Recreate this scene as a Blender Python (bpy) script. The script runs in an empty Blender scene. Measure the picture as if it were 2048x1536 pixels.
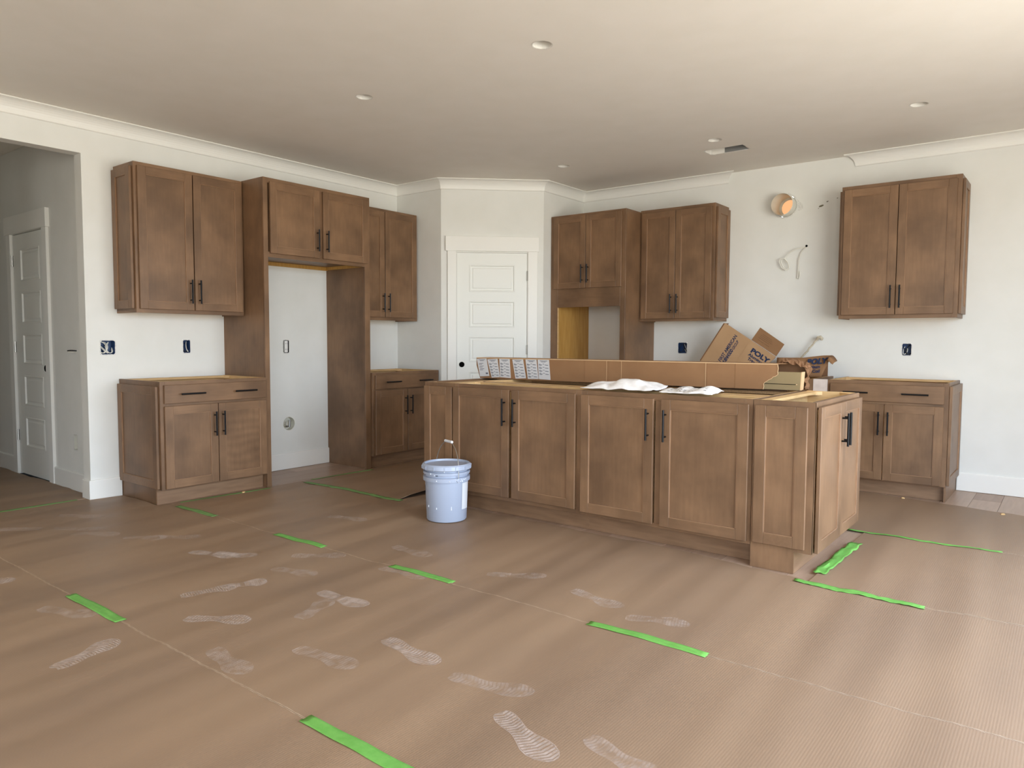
import bpy, bmesh, math, random
from mathutils import Vector, Matrix, noise, geometry
random.seed(7)
PI = math.pi
R = math.radians
scene = bpy.context.scene
col = scene.collection

# ------------------------------------------------------------------ camera
cam_data = bpy.data.cameras.new('camera')
cam = bpy.data.objects.new('camera', cam_data)
col.objects.link(cam)
cam_data.sensor_width = 36.0
cam_data.lens = 1451.0244 / 2048 * 36.0
cam_data.clip_start = 0.05
YAW, PIT, ROL = R(37.8641), R(-3.4785), R(0.2534)
fw = Vector((-math.sin(YAW) * math.cos(PIT), math.cos(YAW) * math.cos(PIT), math.sin(PIT)))
rt = Vector((math.cos(YAW), math.sin(YAW), 0))
up = rt.cross(fw)
rt2 = rt * math.cos(ROL) + up * math.sin(ROL)
up2 = -rt * math.sin(ROL) + up * math.cos(ROL)
mm = Matrix.Identity(4)
for i in range(3):
    mm[i][0] = rt2[i]; mm[i][1] = up2[i]; mm[i][2] = -fw[i]; mm[i][3] = (5.6120, -6.6912, 1.1780)[i]
cam.matrix_world = mm
scene.camera = cam

# ------------------------------------------------------------------ world, light, exposure
scene.view_settings.view_transform = 'Standard'
scene.view_settings.look = 'None'
scene.view_settings.gamma = 1.0
scene.view_settings.use_curve_mapping = False
scene.view_settings.exposure = 0.28
scene.cycles.use_denoising = True
scene.cycles.max_bounces = 14
scene.cycles.diffuse_bounces = 10
scene.cycles.glossy_bounces = 5
scene.cycles.sample_clamp_indirect = 10.0
scene.cycles.caustics_reflective = False
scene.cycles.caustics_refractive = False
world = bpy.data.worlds.new('daylight')
scene.world = world
world.use_nodes = True
nt = world.node_tree
for n in list(nt.nodes): nt.nodes.remove(n)
wo = nt.nodes.new('ShaderNodeOutputWorld'); bg = nt.nodes.new('ShaderNodeBackground')
tc = nt.nodes.new('ShaderNodeTexCoord'); sp = nt.nodes.new('ShaderNodeSeparateXYZ')
cr = nt.nodes.new('ShaderNodeValToRGB'); mr = nt.nodes.new('ShaderNodeMapRange')
nt.links.new(tc.outputs['Generated'], sp.inputs[0]); nt.links.new(sp.outputs['Z'], mr.inputs[0])
mr.inputs[1].default_value = -1; mr.inputs[2].default_value = 1
nt.links.new(mr.outputs[0], cr.inputs[0]); nt.links.new(cr.outputs[0], bg.inputs[0]); nt.links.new(bg.outputs[0], wo.inputs[0])
SKY_K = 11.0
cr.color_ramp.elements[0].position = 0.0; cr.color_ramp.elements[0].color = (0.66, 0.645, 0.575, 1)
cr.color_ramp.elements[1].position = 1.0; cr.color_ramp.elements[1].color = (0.42, 0.58, 0.95, 1)
for p_, c_ in ((0.495, (0.70, 0.69, 0.625)), (0.51, (0.80, 0.90, 1.0)), (0.70, (0.66, 0.81, 1.0))):
    e_ = cr.color_ramp.elements.new(p_); e_.color = (*c_, 1)
bg.inputs[1].default_value = SKY_K

RX1, RY0, H = 6.75, -10.5, 2.7454        # room: x 0..RX1, y RY0..0
WIN_E = [(-5.4, -2.0), (-9.6, -7.6)]
WIN_S = [(4.7, 6.3)]  # unseen window added as camera-side fill for the island front
WZ = (0.12, 2.40)
def portal(loc, rot, sx, sy):
    l = bpy.data.lights.new('window_portal', 'AREA'); l.shape = 'RECTANGLE'; l.size = sx; l.size_y = sy
    l.energy = 1; l.cycles.is_portal = True
    o = bpy.data.objects.new('window_portal', l); o.location = loc; o.rotation_euler = rot; col.objects.link(o)
for a, b in WIN_E: portal((RX1 + .05, (a + b) / 2, sum(WZ) / 2), (R(90), 0, R(90)), b - a, WZ[1] - WZ[0])
for a, b in WIN_S: portal(((a + b) / 2, RY0 - .05, sum(WZ) / 2), (R(90), 0, 0), b - a, WZ[1] - WZ[0])

# ------------------------------------------------------------------ materials
def srgb(r, g, b):
    f = lambda v: (v / 255 / 12.92) if v / 255 <= 0.04045 else ((v / 255 + 0.055) / 1.055) ** 2.4
    return (f(r), f(g), f(b), 1)
def newmat(name, c, rough=0.5, metal=0.0, spec=0.5):
    m = bpy.data.materials.new(name); m.use_nodes = True
    p = m.node_tree.nodes['Principled BSDF']
    p.inputs['Base Color'].default_value = c; p.inputs['Roughness'].default_value = rough
    p.inputs['Metallic'].default_value = metal; p.inputs['Specular IOR Level'].default_value = spec
    return m
def nd(m, t): return m.node_tree.nodes.new(t)
def lk(m, a, b): m.node_tree.links.new(a, b)
def noisy(name, c1, c2, scale=(1, 1, 1), detail=4, rough=0.5, spec=0.5, bump=0.0, bdist=0.002, rnd=True, lo=.3, hi=.7, nscale=5.0):
    m = newmat(name, c1, rough, 0, spec); p = m.node_tree.nodes['Principled BSDF']
    t = nd(m, 'ShaderNodeTexCoord'); mp = nd(m, 'ShaderNodeMapping'); nz = nd(m, 'ShaderNodeTexNoise'); r = nd(m, 'ShaderNodeValToRGB')
    mp.inputs['Scale'].default_value = scale
    src = t.outputs['Object']
    if rnd:
        oi = nd(m, 'ShaderNodeObjectInfo'); mu = nd(m, 'ShaderNodeVectorMath'); mu.operation = 'SCALE'
        ad = nd(m, 'ShaderNodeVectorMath'); ad.operation = 'ADD'; cx = nd(m, 'ShaderNodeCombineXYZ')
        for k in range(3): lk(m, oi.outputs['Random'], cx.inputs[k])
        lk(m, cx.outputs[0], mu.inputs[0]); mu.inputs['Scale'].default_value = 13.0
        lk(m, t.outputs['Object'], ad.inputs[0]); lk(m, mu.outputs[0], ad.inputs[1]); src = ad.outputs[0]
    lk(m, src, mp.inputs[0]); lk(m, mp.outputs[0], nz.inputs['Vector'])
    nz.inputs['Scale'].default_value = nscale; nz.inputs['Detail'].default_value = detail
    r.color_ramp.elements[0].position = lo; r.color_ramp.elements[0].color = c1
    r.color_ramp.elements[1].position = hi; r.color_ramp.elements[1].color = c2
    lk(m, nz.outputs[0], r.inputs[0]); lk(m, r.outputs[0], p.inputs['Base Color'])
    if bump:
        b = nd(m, 'ShaderNodeBump'); b.inputs['Strength'].default_value = bump; b.inputs['Distance'].default_value = bdist
        lk(m, nz.outputs[0], b.inputs['Height']); lk(m, b.outputs[0], p.inputs['Normal'])
    return m, src, r

def stain(name, grain, figured=False):
    """brown stained maple: soft blotches times fine grain running along `grain`"""
    m, src, r = noisy(name, srgb(106, 80, 58), srgb(138, 106, 78), (1, 1, 1), 5, 0.42, 0.45, lo=.32, hi=.68, nscale=3.2)
    p = m.node_tree.nodes['Principled BSDF']
    mp = nd(m, 'ShaderNodeMapping'); nz = nd(m, 'ShaderNodeTexNoise'); rr = nd(m, 'ShaderNodeValToRGB'); mx = nd(m, 'ShaderNodeMixRGB')
    mp.inputs['Scale'].default_value = (7, 7, 0.7) if grain == 'z' else (0.7, 7, 7)
    lk(m, src, mp.inputs[0]); lk(m, mp.outputs[0], nz.inputs['Vector']); nz.inputs['Scale'].default_value = 9; nz.inputs['Detail'].default_value = 6
    rr.color_ramp.elements[0].position = .28; rr.color_ramp.elements[0].color = (.88, .87, .86, 1)
    rr.color_ramp.elements[1].position = .75; rr.color_ramp.elements[1].color = (1.04, 1.04, 1.04, 1)
    lk(m, nz.outputs[0], rr.inputs[0]); mx.blend_type = 'MULTIPLY'; mx.inputs[0].default_value = 1
    lk(m, r.outputs[0], mx.inputs[1]); lk(m, rr.outputs[0], mx.inputs[2])
    out = mx.outputs[0]
    if figured:
        w = nd(m, 'ShaderNodeTexWave'); w.bands_direction = 'Z'; w.inputs['Scale'].default_value = 5
        w.inputs['Distortion'].default_value = 9; w.inputs['Detail'].default_value = 1.5; w.inputs['Detail Scale'].default_value = .45
        lk(m, src, w.inputs['Vector'])
        r3 = nd(m, 'ShaderNodeValToRGB'); r3.color_ramp.elements[0].color = (.92, .915, .91, 1); r3.color_ramp.elements[1].color = (1.05, 1.05, 1.05, 1)
        m2 = nd(m, 'ShaderNodeMixRGB'); m2.blend_type = 'MULTIPLY'; m2.inputs[0].default_value = 1
        lk(m, w.outputs[0], r3.inputs[0]); lk(m, out, m2.inputs[1]); lk(m, r3.outputs[0], m2.inputs[2]); out = m2.outputs[0]
    lk(m, out, p.inputs['Base Color'])
    return m
M = {}
M['wood'] = stain('stained_maple', 'z'); M['woodh'] = stain('stained_maple_cross_grain', 'x'); M['woodf'] = stain('stained_maple_figured', 'z', True)
M['dark'] = noisy('toe_kick_wood', srgb(122, 93, 68), srgb(140, 109, 82), (1, 8, 8), 4, .5)[0]
M['edge'] = noisy('worn_highlit_wood_edge', srgb(146, 112, 84), srgb(162, 128, 98), (3, 3, 3), 3, .45)[0]  # paler than the doors: thinner stain plus a painted edge highlight
M['ply'] = noisy('raw_plywood', srgb(205, 166, 112), srgb(222, 186, 134), (2, 2, 9), 4, .6)[0]
M['chip'] = noisy('chipboard', srgb(150, 118, 82), srgb(196, 160, 114), (60, 60, 60), 3, .7, bump=.5)[0]
M['yellow'] = noisy('yellow_birch_veneer', srgb(178, 132, 62), srgb(196, 152, 82), (8, 8, 1), 4, .5)[0]
M['pale'] = noisy('unfinished_board', srgb(205, 190, 180), srgb(222, 208, 198), (4, 4, 4), 4, .6)[0]
M['wall'] = noisy('wall_paint', srgb(225, 225, 220), srgb(229, 229, 225), (1, 1, 1), 3, .75, .25, bump=.05, rnd=False)[0]
M['ceil'] = noisy('ceiling_paint', srgb(232, 228, 220), srgb(235, 231, 224), (1, 1, 1), 3, .9, .15, rnd=False)[0]
M['trim'] = newmat('trim_paint', srgb(236, 235, 230), .38, 0, .5)
M['doorp'] = newmat('door_paint', srgb(234, 235, 230), .42, 0, .5)
M['black'] = newmat('black_metal', srgb(22, 23, 26), .38, .6, .5)
M['hole'] = newmat('dark_void', srgb(8, 8, 8), .9, 0, .1)
M['nickel'] = newmat('satin_nickel', srgb(170, 168, 162), .35, .9)
M['blue'] = newmat('blue_plastic_box', srgb(34, 62, 104), .5)
M['wire'] = newmat('white_wire', srgb(226, 224, 214), .5)
M['wirek'] = newmat('black_wire', srgb(30, 30, 32), .5)
M['plaster'] = noisy('torn_plaster', srgb(200, 200, 196), srgb(232, 230, 224), (30, 30, 30), 4, .9)[0]
M['duct'] = newmat('white_duct_plastic', srgb(214, 212, 200), .4)
M['can'] = newmat('can_metal', srgb(225, 222, 215), .45, .0)
M['tin'] = newmat('galvanised_metal', srgb(170, 172, 172), .4, .7)
M['card'] = noisy('cardboard', srgb(139, 103, 72), srgb(149, 112, 79), (1, 1, 1), 3, .75, .2)[0]
M['cardl'] = noisy('cardboard_light', srgb(174, 139, 104), srgb(184, 149, 112), (1, 1, 1), 3, .75, .2)[0]
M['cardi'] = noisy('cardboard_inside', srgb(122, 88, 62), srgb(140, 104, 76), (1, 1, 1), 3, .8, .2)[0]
M['cardolive'] = noisy('olive_cardboard', srgb(138, 120, 88), srgb(146, 128, 95), (1, 1, 1), 3, .8, .2)[0]
M['carde'] = newmat('cardboard_torn_and_lit_edge', srgb(206, 172, 132), .85, 0, .2)  # torn board colour, also paints the lit top of the long carton
M['ink'] = newmat('navy_ink', srgb(44, 56, 84), .7, 0, .2)
M['ink2'] = newmat('grey_ink', srgb(92, 96, 108), .7, 0, .2)
M['inkb'] = newmat('faded_brown_ink', srgb(112, 84, 62), .7, 0, .2)
M['label'] = newmat('label_paper', srgb(206, 206, 208), .6, 0, .3)
M['cloth'] = noisy('white_paper', srgb(232, 228, 226), srgb(242, 240, 238), (9, 9, 9), 3, .8, .2, bump=.3)[0]
M['bucket'] = newmat('pale_blue_grey_plastic', srgb(168, 178, 198), .34)
M['drip'] = newmat('white_paint_drip', srgb(222, 226, 232), .3)
M['rag'] = noisy('beige_cable_jacket', srgb(176, 164, 138), srgb(214, 204, 184), (25, 25, 25), 4, .8)[0]
M['scuff'] = newmat('dark_scuff', srgb(120, 116, 100), .9, 0, .1)
M['tape'] = noisy('green_tape', srgb(104, 166, 74), srgb(118, 178, 86), (8, 8, 8), 3, .55, .3)[0]
M['tapeo'] = noisy('green_tape_dull', srgb(108, 144, 82), srgb(120, 156, 94), (8, 8, 8), 3, .6, .3)[0]
M['glowcap'] = newmat('translucent_glow_cap', srgb(236, 190, 140), .8)  # for the added cap that glows at the duct end
_p = M['glowcap'].node_tree.nodes['Principled BSDF']
_t = nd(M['glowcap'], 'ShaderNodeBsdfTranslucent'); _t.inputs[0].default_value = srgb(98, 66, 42)
lk(M['glowcap'], _t.outputs[0], M['glowcap'].node_tree.nodes['Material Output'].inputs[0])
# kraft floor paper with fine fluting across x and long sheen bands painted into its colour
def paper_mat():
    m, src, r = noisy('kraft_floor_paper', srgb(139, 114, 92), srgb(152, 125, 100), (1.2, .35, 1), 4, .5, .35, rnd=False, lo=.35, hi=.65, nscale=2.0)
    p = m.node_tree.nodes['Principled BSDF']
    w = nd(m, 'ShaderNodeTexWave'); w.bands_direction = 'X'; w.inputs['Scale'].default_value = 36; w.inputs['Distortion'].default_value = .4
    w.inputs['Detail'].default_value = 1
    lk(m, src, w.inputs['Vector'])
    b = nd(m, 'ShaderNodeBump'); b.inputs['Strength'].default_value = .22; b.inputs['Distance'].default_value = .0008
    lk(m, w.outputs[0], b.inputs['Height']); lk(m, b.outputs[0], p.inputs['Normal'])
    return m
M['paper'] = paper_mat()
M['papere'] = newmat('paper_cut_edge', srgb(182, 158, 134), .8, 0, .2)
def plank_mat(i):
    c = [(176, 148, 126), (162, 133, 111), (184, 157, 136), (168, 141, 120)][i]
    return noisy('oak_plank_%s' % 'abcd'[i], srgb(*[v - 14 for v in c]), srgb(*c), (9, .6, 1), 6, .38, .5, lo=.3, hi=.7)[0]
PL = [plank_mat(i) for i in range(4)]
def dust_mat(name, lo, hi, k):
    m = newmat(name, srgb(214, 196, 184), .9, 0, .1); p = m.node_tree.nodes['Principled BSDF']
    t = nd(m, 'ShaderNodeTexCoord'); nz = nd(m, 'ShaderNodeTexNoise'); nz.inputs['Scale'].default_value = 26; nz.inputs['Detail'].default_value = 6
    r = nd(m, 'ShaderNodeMapRange'); r.inputs[1].default_value = .35; r.inputs[2].default_value = .7; r.inputs[3].default_value = lo; r.inputs[4].default_value = hi
    lk(m, t.outputs['Object'], nz.inputs['Vector']); lk(m, nz.outputs[0], r.inputs[0]); lk(m, r.outputs[0], p.inputs['Alpha'])
    return m
M['dust1'] = dust_mat('dust_strong', .25, .60, 1); M['dust2'] = dust_mat('dust_faint', .02, .24, 1)

# ------------------------------------------------------------------ mesh helpers
class MB:
    def __init__(s): s.v = []; s.f = []; s.m = []; s.mats = []
    def mi(s, m):
        if m not in s.mats: s.mats.append(m)
        return s.mats.index(m)
    def add(s, vs, fs, m, T=None):
        k = len(s.v); i = s.mi(m)
        s.v += [tuple(T @ Vector(v)) if T else tuple(v) for v in vs]
        for f in fs: s.f.append([a + k for a in f]); s.m.append(i)
    def box(s, x0, x1, y0, y1, z0, z1, m, T=None):
        vs = [(x, y, z) for x in (x0, x1) for y in (y0, y1) for z in (z0, z1)]
        s.add(vs, [(0, 1, 3, 2), (4, 6, 7, 5), (0, 4, 5, 1), (2, 3, 7, 6), (0, 2, 6, 4), (1, 5, 7, 3)], m, T); return s
    def tube(s, pts, r, m, n=8, caps=True, closed=False):
        pts = [Vector(p) for p in pts]; L = len(pts); vs = []; fs = []
        prev = None
        for i, p in enumerate(pts):
            a = pts[(i - 1) % L] if (i or closed) else p; b = pts[(i + 1) % L] if (i < L - 1 or closed) else p
            t = (b - a).normalized()
            if prev is None: prev = t.orthogonal().normalized()
            u = (prev - t * prev.dot(t)).normalized(); prev = u; w = t.cross(u)
            rr = r[i] if isinstance(r, (list, tuple)) else r
            for k in range(n): vs.append(p + (u * math.cos(2 * PI * k / n) + w * math.sin(2 * PI * k / n)) * rr)
        for i in range(L if closed else L - 1):
            for k in range(n):
                a = i * n + k; b = i * n + (k + 1) % n; j = ((i + 1) % L) * n
                fs.append((a, b, j + (k + 1) % n, j + k))
        if caps and not closed: fs.append(tuple(range(n - 1, -1, -1))); fs.append(tuple((L - 1) * n + k for k in range(n)))
        s.add(vs, fs, m); return s
    def lathe(s, prof, m, n=32, T=None, cap0=False, cap1=False, a0=0, a1=2 * PI):
        full = abs(a1 - a0 - 2 * PI) < 1e-6; cols = n if full else n + 1; vs = []; fs = []
        for r, z in prof:
            for k in range(cols):
                a = a0 + (a1 - a0) * k / n; vs.append((r * math.cos(a), r * math.sin(a), z))
        for i in range(len(prof) - 1):
            for k in range(n):
                b = (k + 1) % cols; fs.append((i * cols + k, i * cols + b, (i + 1) * cols + b, (i + 1) * cols + k))
        if cap0: fs.append(tuple(range(cols - 1, -1, -1)))
        if cap1: fs.append(tuple((len(prof) - 1) * cols + k for k in range(cols)))
        s.add(vs, fs, m, T); return s
    def prism(s, outer, holes, d0, d1, m, fn):
        """2D polygon with holes extruded from depth d0 to d1; fn(u, v, d) gives the 3D point"""
        loops = [[Vector((a, b, 0)) for a, b in outer]] + [[Vector((a, b, 0)) for a, b in h] for h in holes]
        tris = geometry.tessellate_polygon(loops); flat = [p for l in loops for p in l]; n = len(flat)
        vs = [fn(p.x, p.y, d0) for p in flat] + [fn(p.x, p.y, d1) for p in flat]
        fs = [tuple(t) for t in tris] + [tuple(i + n for i in reversed(t)) for t in tris]
        k = 0
        for l in loops:
            for i in range(len(l)): a = k + i; b = k + (i + 1) % len(l); fs.append((a, b, b + n, a + n))
            k += len(l)
        s.add(vs, fs, m); return s
    def build(s, name, parent=None, smooth=False, bevel=0.0, **props):
        me = bpy.data.meshes.new(name); me.from_pydata(s.v, [], s.f)
        for m in s.mats: me.materials.append(m)
        for i, p in enumerate(me.polygons): p.material_index = s.m[i]
        bm = bmesh.new(); bm.from_mesh(me)
        bmesh.ops.recalc_face_normals(bm, faces=bm.faces)
        if bevel:
            bmesh.ops.bevel(bm, geom=[e for e in bm.edges if len(e.link_faces) == 2 and e.calc_face_angle(0) > .6], offset=bevel, segments=1, affect='EDGES', clamp_overlap=True)
        bm.to_mesh(me); bm.free()
        if smooth:
            for p in me.polygons: p.use_smooth = True
            me.set_sharp_from_angle(angle=R(35))
        o = bpy.data.objects.new(name, me); col.objects.link(o)
        if parent: o.parent = parent
        for k, v in props.items(): o[k] = v
        return o
def thing(name, label, cat, loc=(0, 0, 0), rz=0.0, group=None):
    o = bpy.data.objects.new(name, None); o.location = loc; o.rotation_euler = (0, 0, rz); col.objects.link(o)
    o['label'] = label; o['category'] = cat
    if group: o['group'] = group
    return o
def tag(o, label, cat, group=None):
    o['label'] = label; o['category'] = cat
    if group: o['group'] = group
    return o
def struct(o): o['kind'] = 'structure'; return o
def circ(cx, cy, r, n=24, jit=0.0): return [(cx + (r + random.uniform(-jit, jit)) * math.cos(2 * PI * k / n), cy + (r + random.uniform(-jit, jit)) * math.sin(2 * PI * k / n)) for k in range(n)]
def rect(a0, a1, b0, b1): return [(a0, b0), (a1, b0), (a1, b1), (a0, b1)]
def ragged(a0, a1, b0, b1, j, n=5):
    pts = []
    for (p, q) in (((a0, b0), (a1, b0)), ((a1, b0), (a1, b1)), ((a1, b1), (a0, b1)), ((a0, b1), (a0, b0))):
        for k in range(n):
            t = k / n; pts.append((p[0] + (q[0] - p[0]) * t + random.uniform(-j, j), p[1] + (q[1] - p[1]) * t + random.uniform(-j, j)))
    return pts
def text_mesh(body, size, mat, name='printed_lettering', parent=None, M4=None, bold=0.0, shear=0.0, sx=1.0):
    cu = bpy.data.curves.new('lettering', 'FONT'); cu.body = body; cu.size = size; cu.offset = bold; cu.shear = shear; cu.resolution_u = 3; cu.extrude = 0.0003
    tmp = bpy.data.objects.new('lettering', cu); col.objects.link(tmp)
    dg = bpy.context.evaluated_depsgraph_get(); me = bpy.data.meshes.new_from_object(tmp.evaluated_get(dg))
    bpy.data.objects.remove(tmp); me.name = name
    me.transform((M4 if M4 else Matrix.Identity(4)) @ Matrix.Diagonal((sx, 1, 1, 1)))
    me.materials.clear(); me.materials.append(mat)
    o = bpy.data.objects.new(name, me); col.objects.link(o)
    if parent: o.parent = parent
    return o

# ------------------------------------------------------------------ setting: floor, ceiling, walls
fl = MB(); fl.box(-4.2, RX1 + .15, RY0 - .15, -4.42, -.12, 0, PL[1]); fl.box(-4.2, RX1 + .15, -4.42, .15, -.12, -.014, M['hole'])
floor = struct(fl.build('floor'))
pm = {}
def plank(x, y0, y1, k):
    key = (round(y1 - y0, 3), k)
    if key not in pm:
        b = MB(); b.box(.0008, .1792, .001, y1 - y0 - .001, -.013, 0, PL[k]); o = b.build('plank', floor, bevel=.0012); pm[key] = o.data
    else:
        o = bpy.data.objects.new('plank', pm[key]); col.objects.link(o); o.parent = floor
    o.location = (x, y0, 0)
rr_ = random.Random(3)
for i in range(50):
    off = [0.0, .55, .25, .8][i % 4]; ys = [-4.42]
    y = -4.42 + .35 + off
    while y < -.25: ys.append(y); y += 1.25
    ys.append(0.0)
    for a, b in zip(ys, ys[1:]): plank(i * .18, a, b, rr_.randrange(4))

LIGHTS = [(3.30, -3.47), (1.90, -3.49), (4.72, -1.17), (3.31, -1.16), (1.89, -1.16)]
VENT = (3.107, 3.435, -.90, -.735)
c = MB(); c.prism(rect(-.11, RX1 + .15, RY0 - .15, .15), [circ(x, y, .052, 24, .0015) for x, y in LIGHTS] + [ragged(*VENT, .004)], H, H + .14, M['ceil'], lambda u, v, d: (u, v, d))
struct(c.build('ceiling'))
c = MB(); c.box(-4.2, -.11, RY0, .15, H, H + .14, M['ceil']); struct(c.build('ceiling_hall'))

# left wall (x = 0), right wall (y = 0)
JY, JH, JT = -4.4506, 2.483, .11
OPEN0 = -5.4  # unseen side of the opening, drawn in to darken the hallway
L_HOLES = [rect(-4.358, -4.253, 1.057, 1.162), rect(-3.738, -3.677, 1.062, 1.166), rect(-2.815, -2.754, 1.051, 1.168), circ(-2.765, .412, .06)]
w = MB()
w.prism([(OPEN0, JH), (JY, JH), (JY, 0), (.12, 0), (.12, H), (RY0, H), (RY0, 0), (OPEN0, 0)], L_HOLES, 0, -JT, M['wall'], lambda u, v, d: (d, u, v))
struct(w.build('wall_left', bevel=0))
DUCT = (3.50, 2.385, .098)
R_HOLES = [rect(2.492, 2.588, 1.052, 1.160), rect(4.475, 4.545, 1.064, 1.163), circ(3.50, 2.385, .102, 28, .002), circ(3.693, 2.016, .011, 10, .003)]
w = MB(); w.prism(rect(0.0, RX1 + .15, 0, H), R_HOLES, 0, .14, M['wall'], lambda u, v, d: (u, d, v)); struct(w.build('wall_right'))
# window walls behind the camera
def window_wall(name, a0, a1, wins, fn, kind):
    w = MB(); w.prism(rect(a0, a1, 0, H), [rect(a, b, *WZ) for a, b in wins], 0, .15, M['wall'], fn); struct(w.build(name))
    for i, (a, b) in enumerate(wins):
        f = MB(); t = .04
        for (p, q, r_, s_) in ((a, b, WZ[0], WZ[0] + t), (a, b, WZ[1] - t, WZ[1]), (a, a + t, WZ[0] + t, WZ[1] - t), (b - t, b, WZ[0] + t, WZ[1] - t), ((a + b) / 2 - .02, (a + b) / 2 + .02, WZ[0] + t, WZ[1] - t)):
            f.prism(rect(p, q, r_, s_), [], .06, .12, M['trim'], fn)
        kind[0] += 1; struct(f.build('window_%d' % kind[0]))
kc = [0]
window_wall('wall_window_side', RY0, .15, WIN_E, lambda u, v, d: (RX1 + d, u, v), kc)
window_wall('wall_behind_camera', 0, RX1, WIN_S, lambda u, v, d: (u, RY0 - d, v), kc)
# pantry corner walls
A = (0.0, -1.4255); B = (.6246, -1.4255); C_ = (1.3706, -.7337); D_ = (1.3706, 0.0)
w = MB(); w.box(0, B[0], A[1], A[1] + .1, 0, H, M['wall']); struct(w.build('wall_pantry_near'))
w = MB(); w.box(C_[0] - .1, C_[0], C_[1], 0, 0, H, M['wall']); struct(w.build('wall_pantry_far'))
dvec = Vector((C_[0] - B[0], C_[1] - B[1], 0)); DL = dvec.length; dang = math.atan2(dvec.y, dvec.x)
TD = Matrix.Translation((B[0], B[1], 0)) @ Matrix.Rotation(dang, 4, 'Z')      # local x along the wall, -y to the room
w = MB(); w.prism([(0, 0), (.150, 0), (.150, 2.045), (.859, 2.045), (.859, 0), (DL, 0), (DL, H), (0, H)], [], 0, .1, M['wall'], lambda u, v, d: TD @ Vector((u, d, v)))
struct(w.build('wall_pantry_front'))
# hallway
HY = -4.3726
w = MB(); w.prism([(-4.2, 0), (-1.605, 0), (-1.605, 2.05), (-.918, 2.05), (-.918, 0), (-JT, 0), (-JT, H), (-4.2, H)], [rect(-.475, -.405, .317, .434)], 0, .1, M['wall'], lambda u, v, d: (u, HY + d, v))
struct(w.build('wall_hall'))
w = MB(); w.box(-4.3, -4.2, -8, HY + .1, 0, H, M['wall']); struct(w.build('wall_hall_end'))
w = MB(); w.box(-4.2, -.11, -6.0, -5.9, 0, H, M['wall']); struct(w.build('wall_hall_near'))  # unseen wall, set close in to keep the hallway dim

# crown moulding, swept along a plan path with mitred corners
def crown_profile():
    k = 7; pts = [(0.0, H), (.086, H), (.088, H - .006), (.080, H - .010)]
    for i in range(k + 1):
        a = PI / 2 * i / k; pts.append((.080 - .070 * math.sin(a) if False else .012 + .068 * (1 - math.sin(a)), H - .010 - .078 * (1 - math.cos(a))))
    pts += [(.012, H - .0915), (.006, H - .0965), (0.0, H - .0965)]
    return pts
def sweep(name, path, n0, n1, prof, mat):
    """path: plan points; room side is to the right hand of travel; n0/n1: end offset directions (None = square)"""
    b = MB(); P = [Vector(p) for p in path]; dirs = []
    def perp(a, b_): d = (b_ - a).normalized(); return Vector((d.y, -d.x))
    for i in range(len(P)):
        if i == 0: dirs.append(Vector(n0) if n0 else perp(P[0], P[1]))
        elif i == len(P) - 1: dirs.append(Vector(n1) if n1 else perp(P[-2], P[-1]))
        else:
            a, c2 = perp(P[i - 1], P[i]), perp(P[i], P[i + 1]); s = a + c2; dirs.append(s / (1 + a.dot(c2)))
    k = len(prof); vs = [(P[i].x + dirs[i].x * d, P[i].y + dirs[i].y * d, z) for i in range(len(P)) for d, z in prof]
    fs = [(i * k + j, i * k + (j + 1) % k, (i + 1) * k + (j + 1) % k, (i + 1) * k + j) for i in range(len(P) - 1) for j in range(k)]
    fs += [tuple(range(k)), tuple((len(P) - 1) * k + j for j in reversed(range(k)))]
    b.add(vs, fs, mat); return struct(b.build(name, smooth=False))
cp = crown_profile()
sweep('trim_1', [(0, RY0), A, B, C_, D_, (2.965, 0)], None, (1, -1), cp, M['trim'])
sweep('trim_2', [(4.085, 0), (RX1, 0)], (-1, -1), None, cp, M['trim'])
bb = [(0, .003), (.015, .003), (.015, .138), (.011, .146), (0, .146)]
sweep('baseboard_left', [(-JT, JY), (0, JY), (0, -4.238)][::1], None, None, bb, M['trim'])
sweep('baseboard_alcove', [(0, -3.365), (0, -2.33)], None, None, bb, M['trim'])
sweep('baseboard_right', [(4.9, 0), (RX1, 0)], None, None, bb, M['trim'])
sweep('baseboard_hall', [(-.835, HY), (-JT, HY)], None, None, bb, M['trim'])
sweep('baseboard_hall_far', [(-4.2, HY), (-1.69, HY)], None, None, bb, M['trim'])

# ------------------------------------------------------------------ doors
def panel_leaf(name, T, x0, x1, z0, z1, openings, y0, thick, mat, sl=.012, rec=.008, **kw):
    b = MB(); xs = (openings[0][0], openings[0][1])
    b.box(x0, xs[0], y0, y0 + thick, z0, z1, mat, T); b.box(xs[1], x1, y0, y0 + thick, z0, z1, mat, T)
    zz = z0
    for o in sorted(openings, key=lambda q: q[2]):
        b.box(xs[0], xs[1], y0, y0 + thick, zz, o[2], mat, T); zz = o[3]
    b.box(xs[0], xs[1], y0, y0 + thick, zz, z1, mat, T)
    leaf = b.build(name)
    for o in openings:
        p = MB(); a0, a1, c0, c1 = o; s2 = sl
        ring = lambda k, y: [(a0 + k, y, c0 + k), (a1 - k, y, c0 + k), (a1 - k, y, c1 - k), (a0 + k, y, c1 - k)]
        L = [ring(0, y0), ring(.004, y0 - .003), ring(.011, y0 - .003), ring(.017, y0 + rec), ring(.03, y0 + rec), ring(.042, y0 + .003)]
        vs = [q for l in L for q in l]; fs = []
        for i in range(len(L) - 1):
            for j in range(4): fs.append((i * 4 + j, i * 4 + (j + 1) % 4, (i + 1) * 4 + (j + 1) % 4, (i + 1) * 4 + j))
        fs.append(tuple((len(L) - 1) * 4 + j for j in range(4))); p.add(vs, fs, mat, T); p.build('panel', leaf)
    return leaf
ZP = [(.250, .505), (.605, .860), (.957, 1.210), (1.300, 1.562), (1.652, 1.921)]
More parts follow.
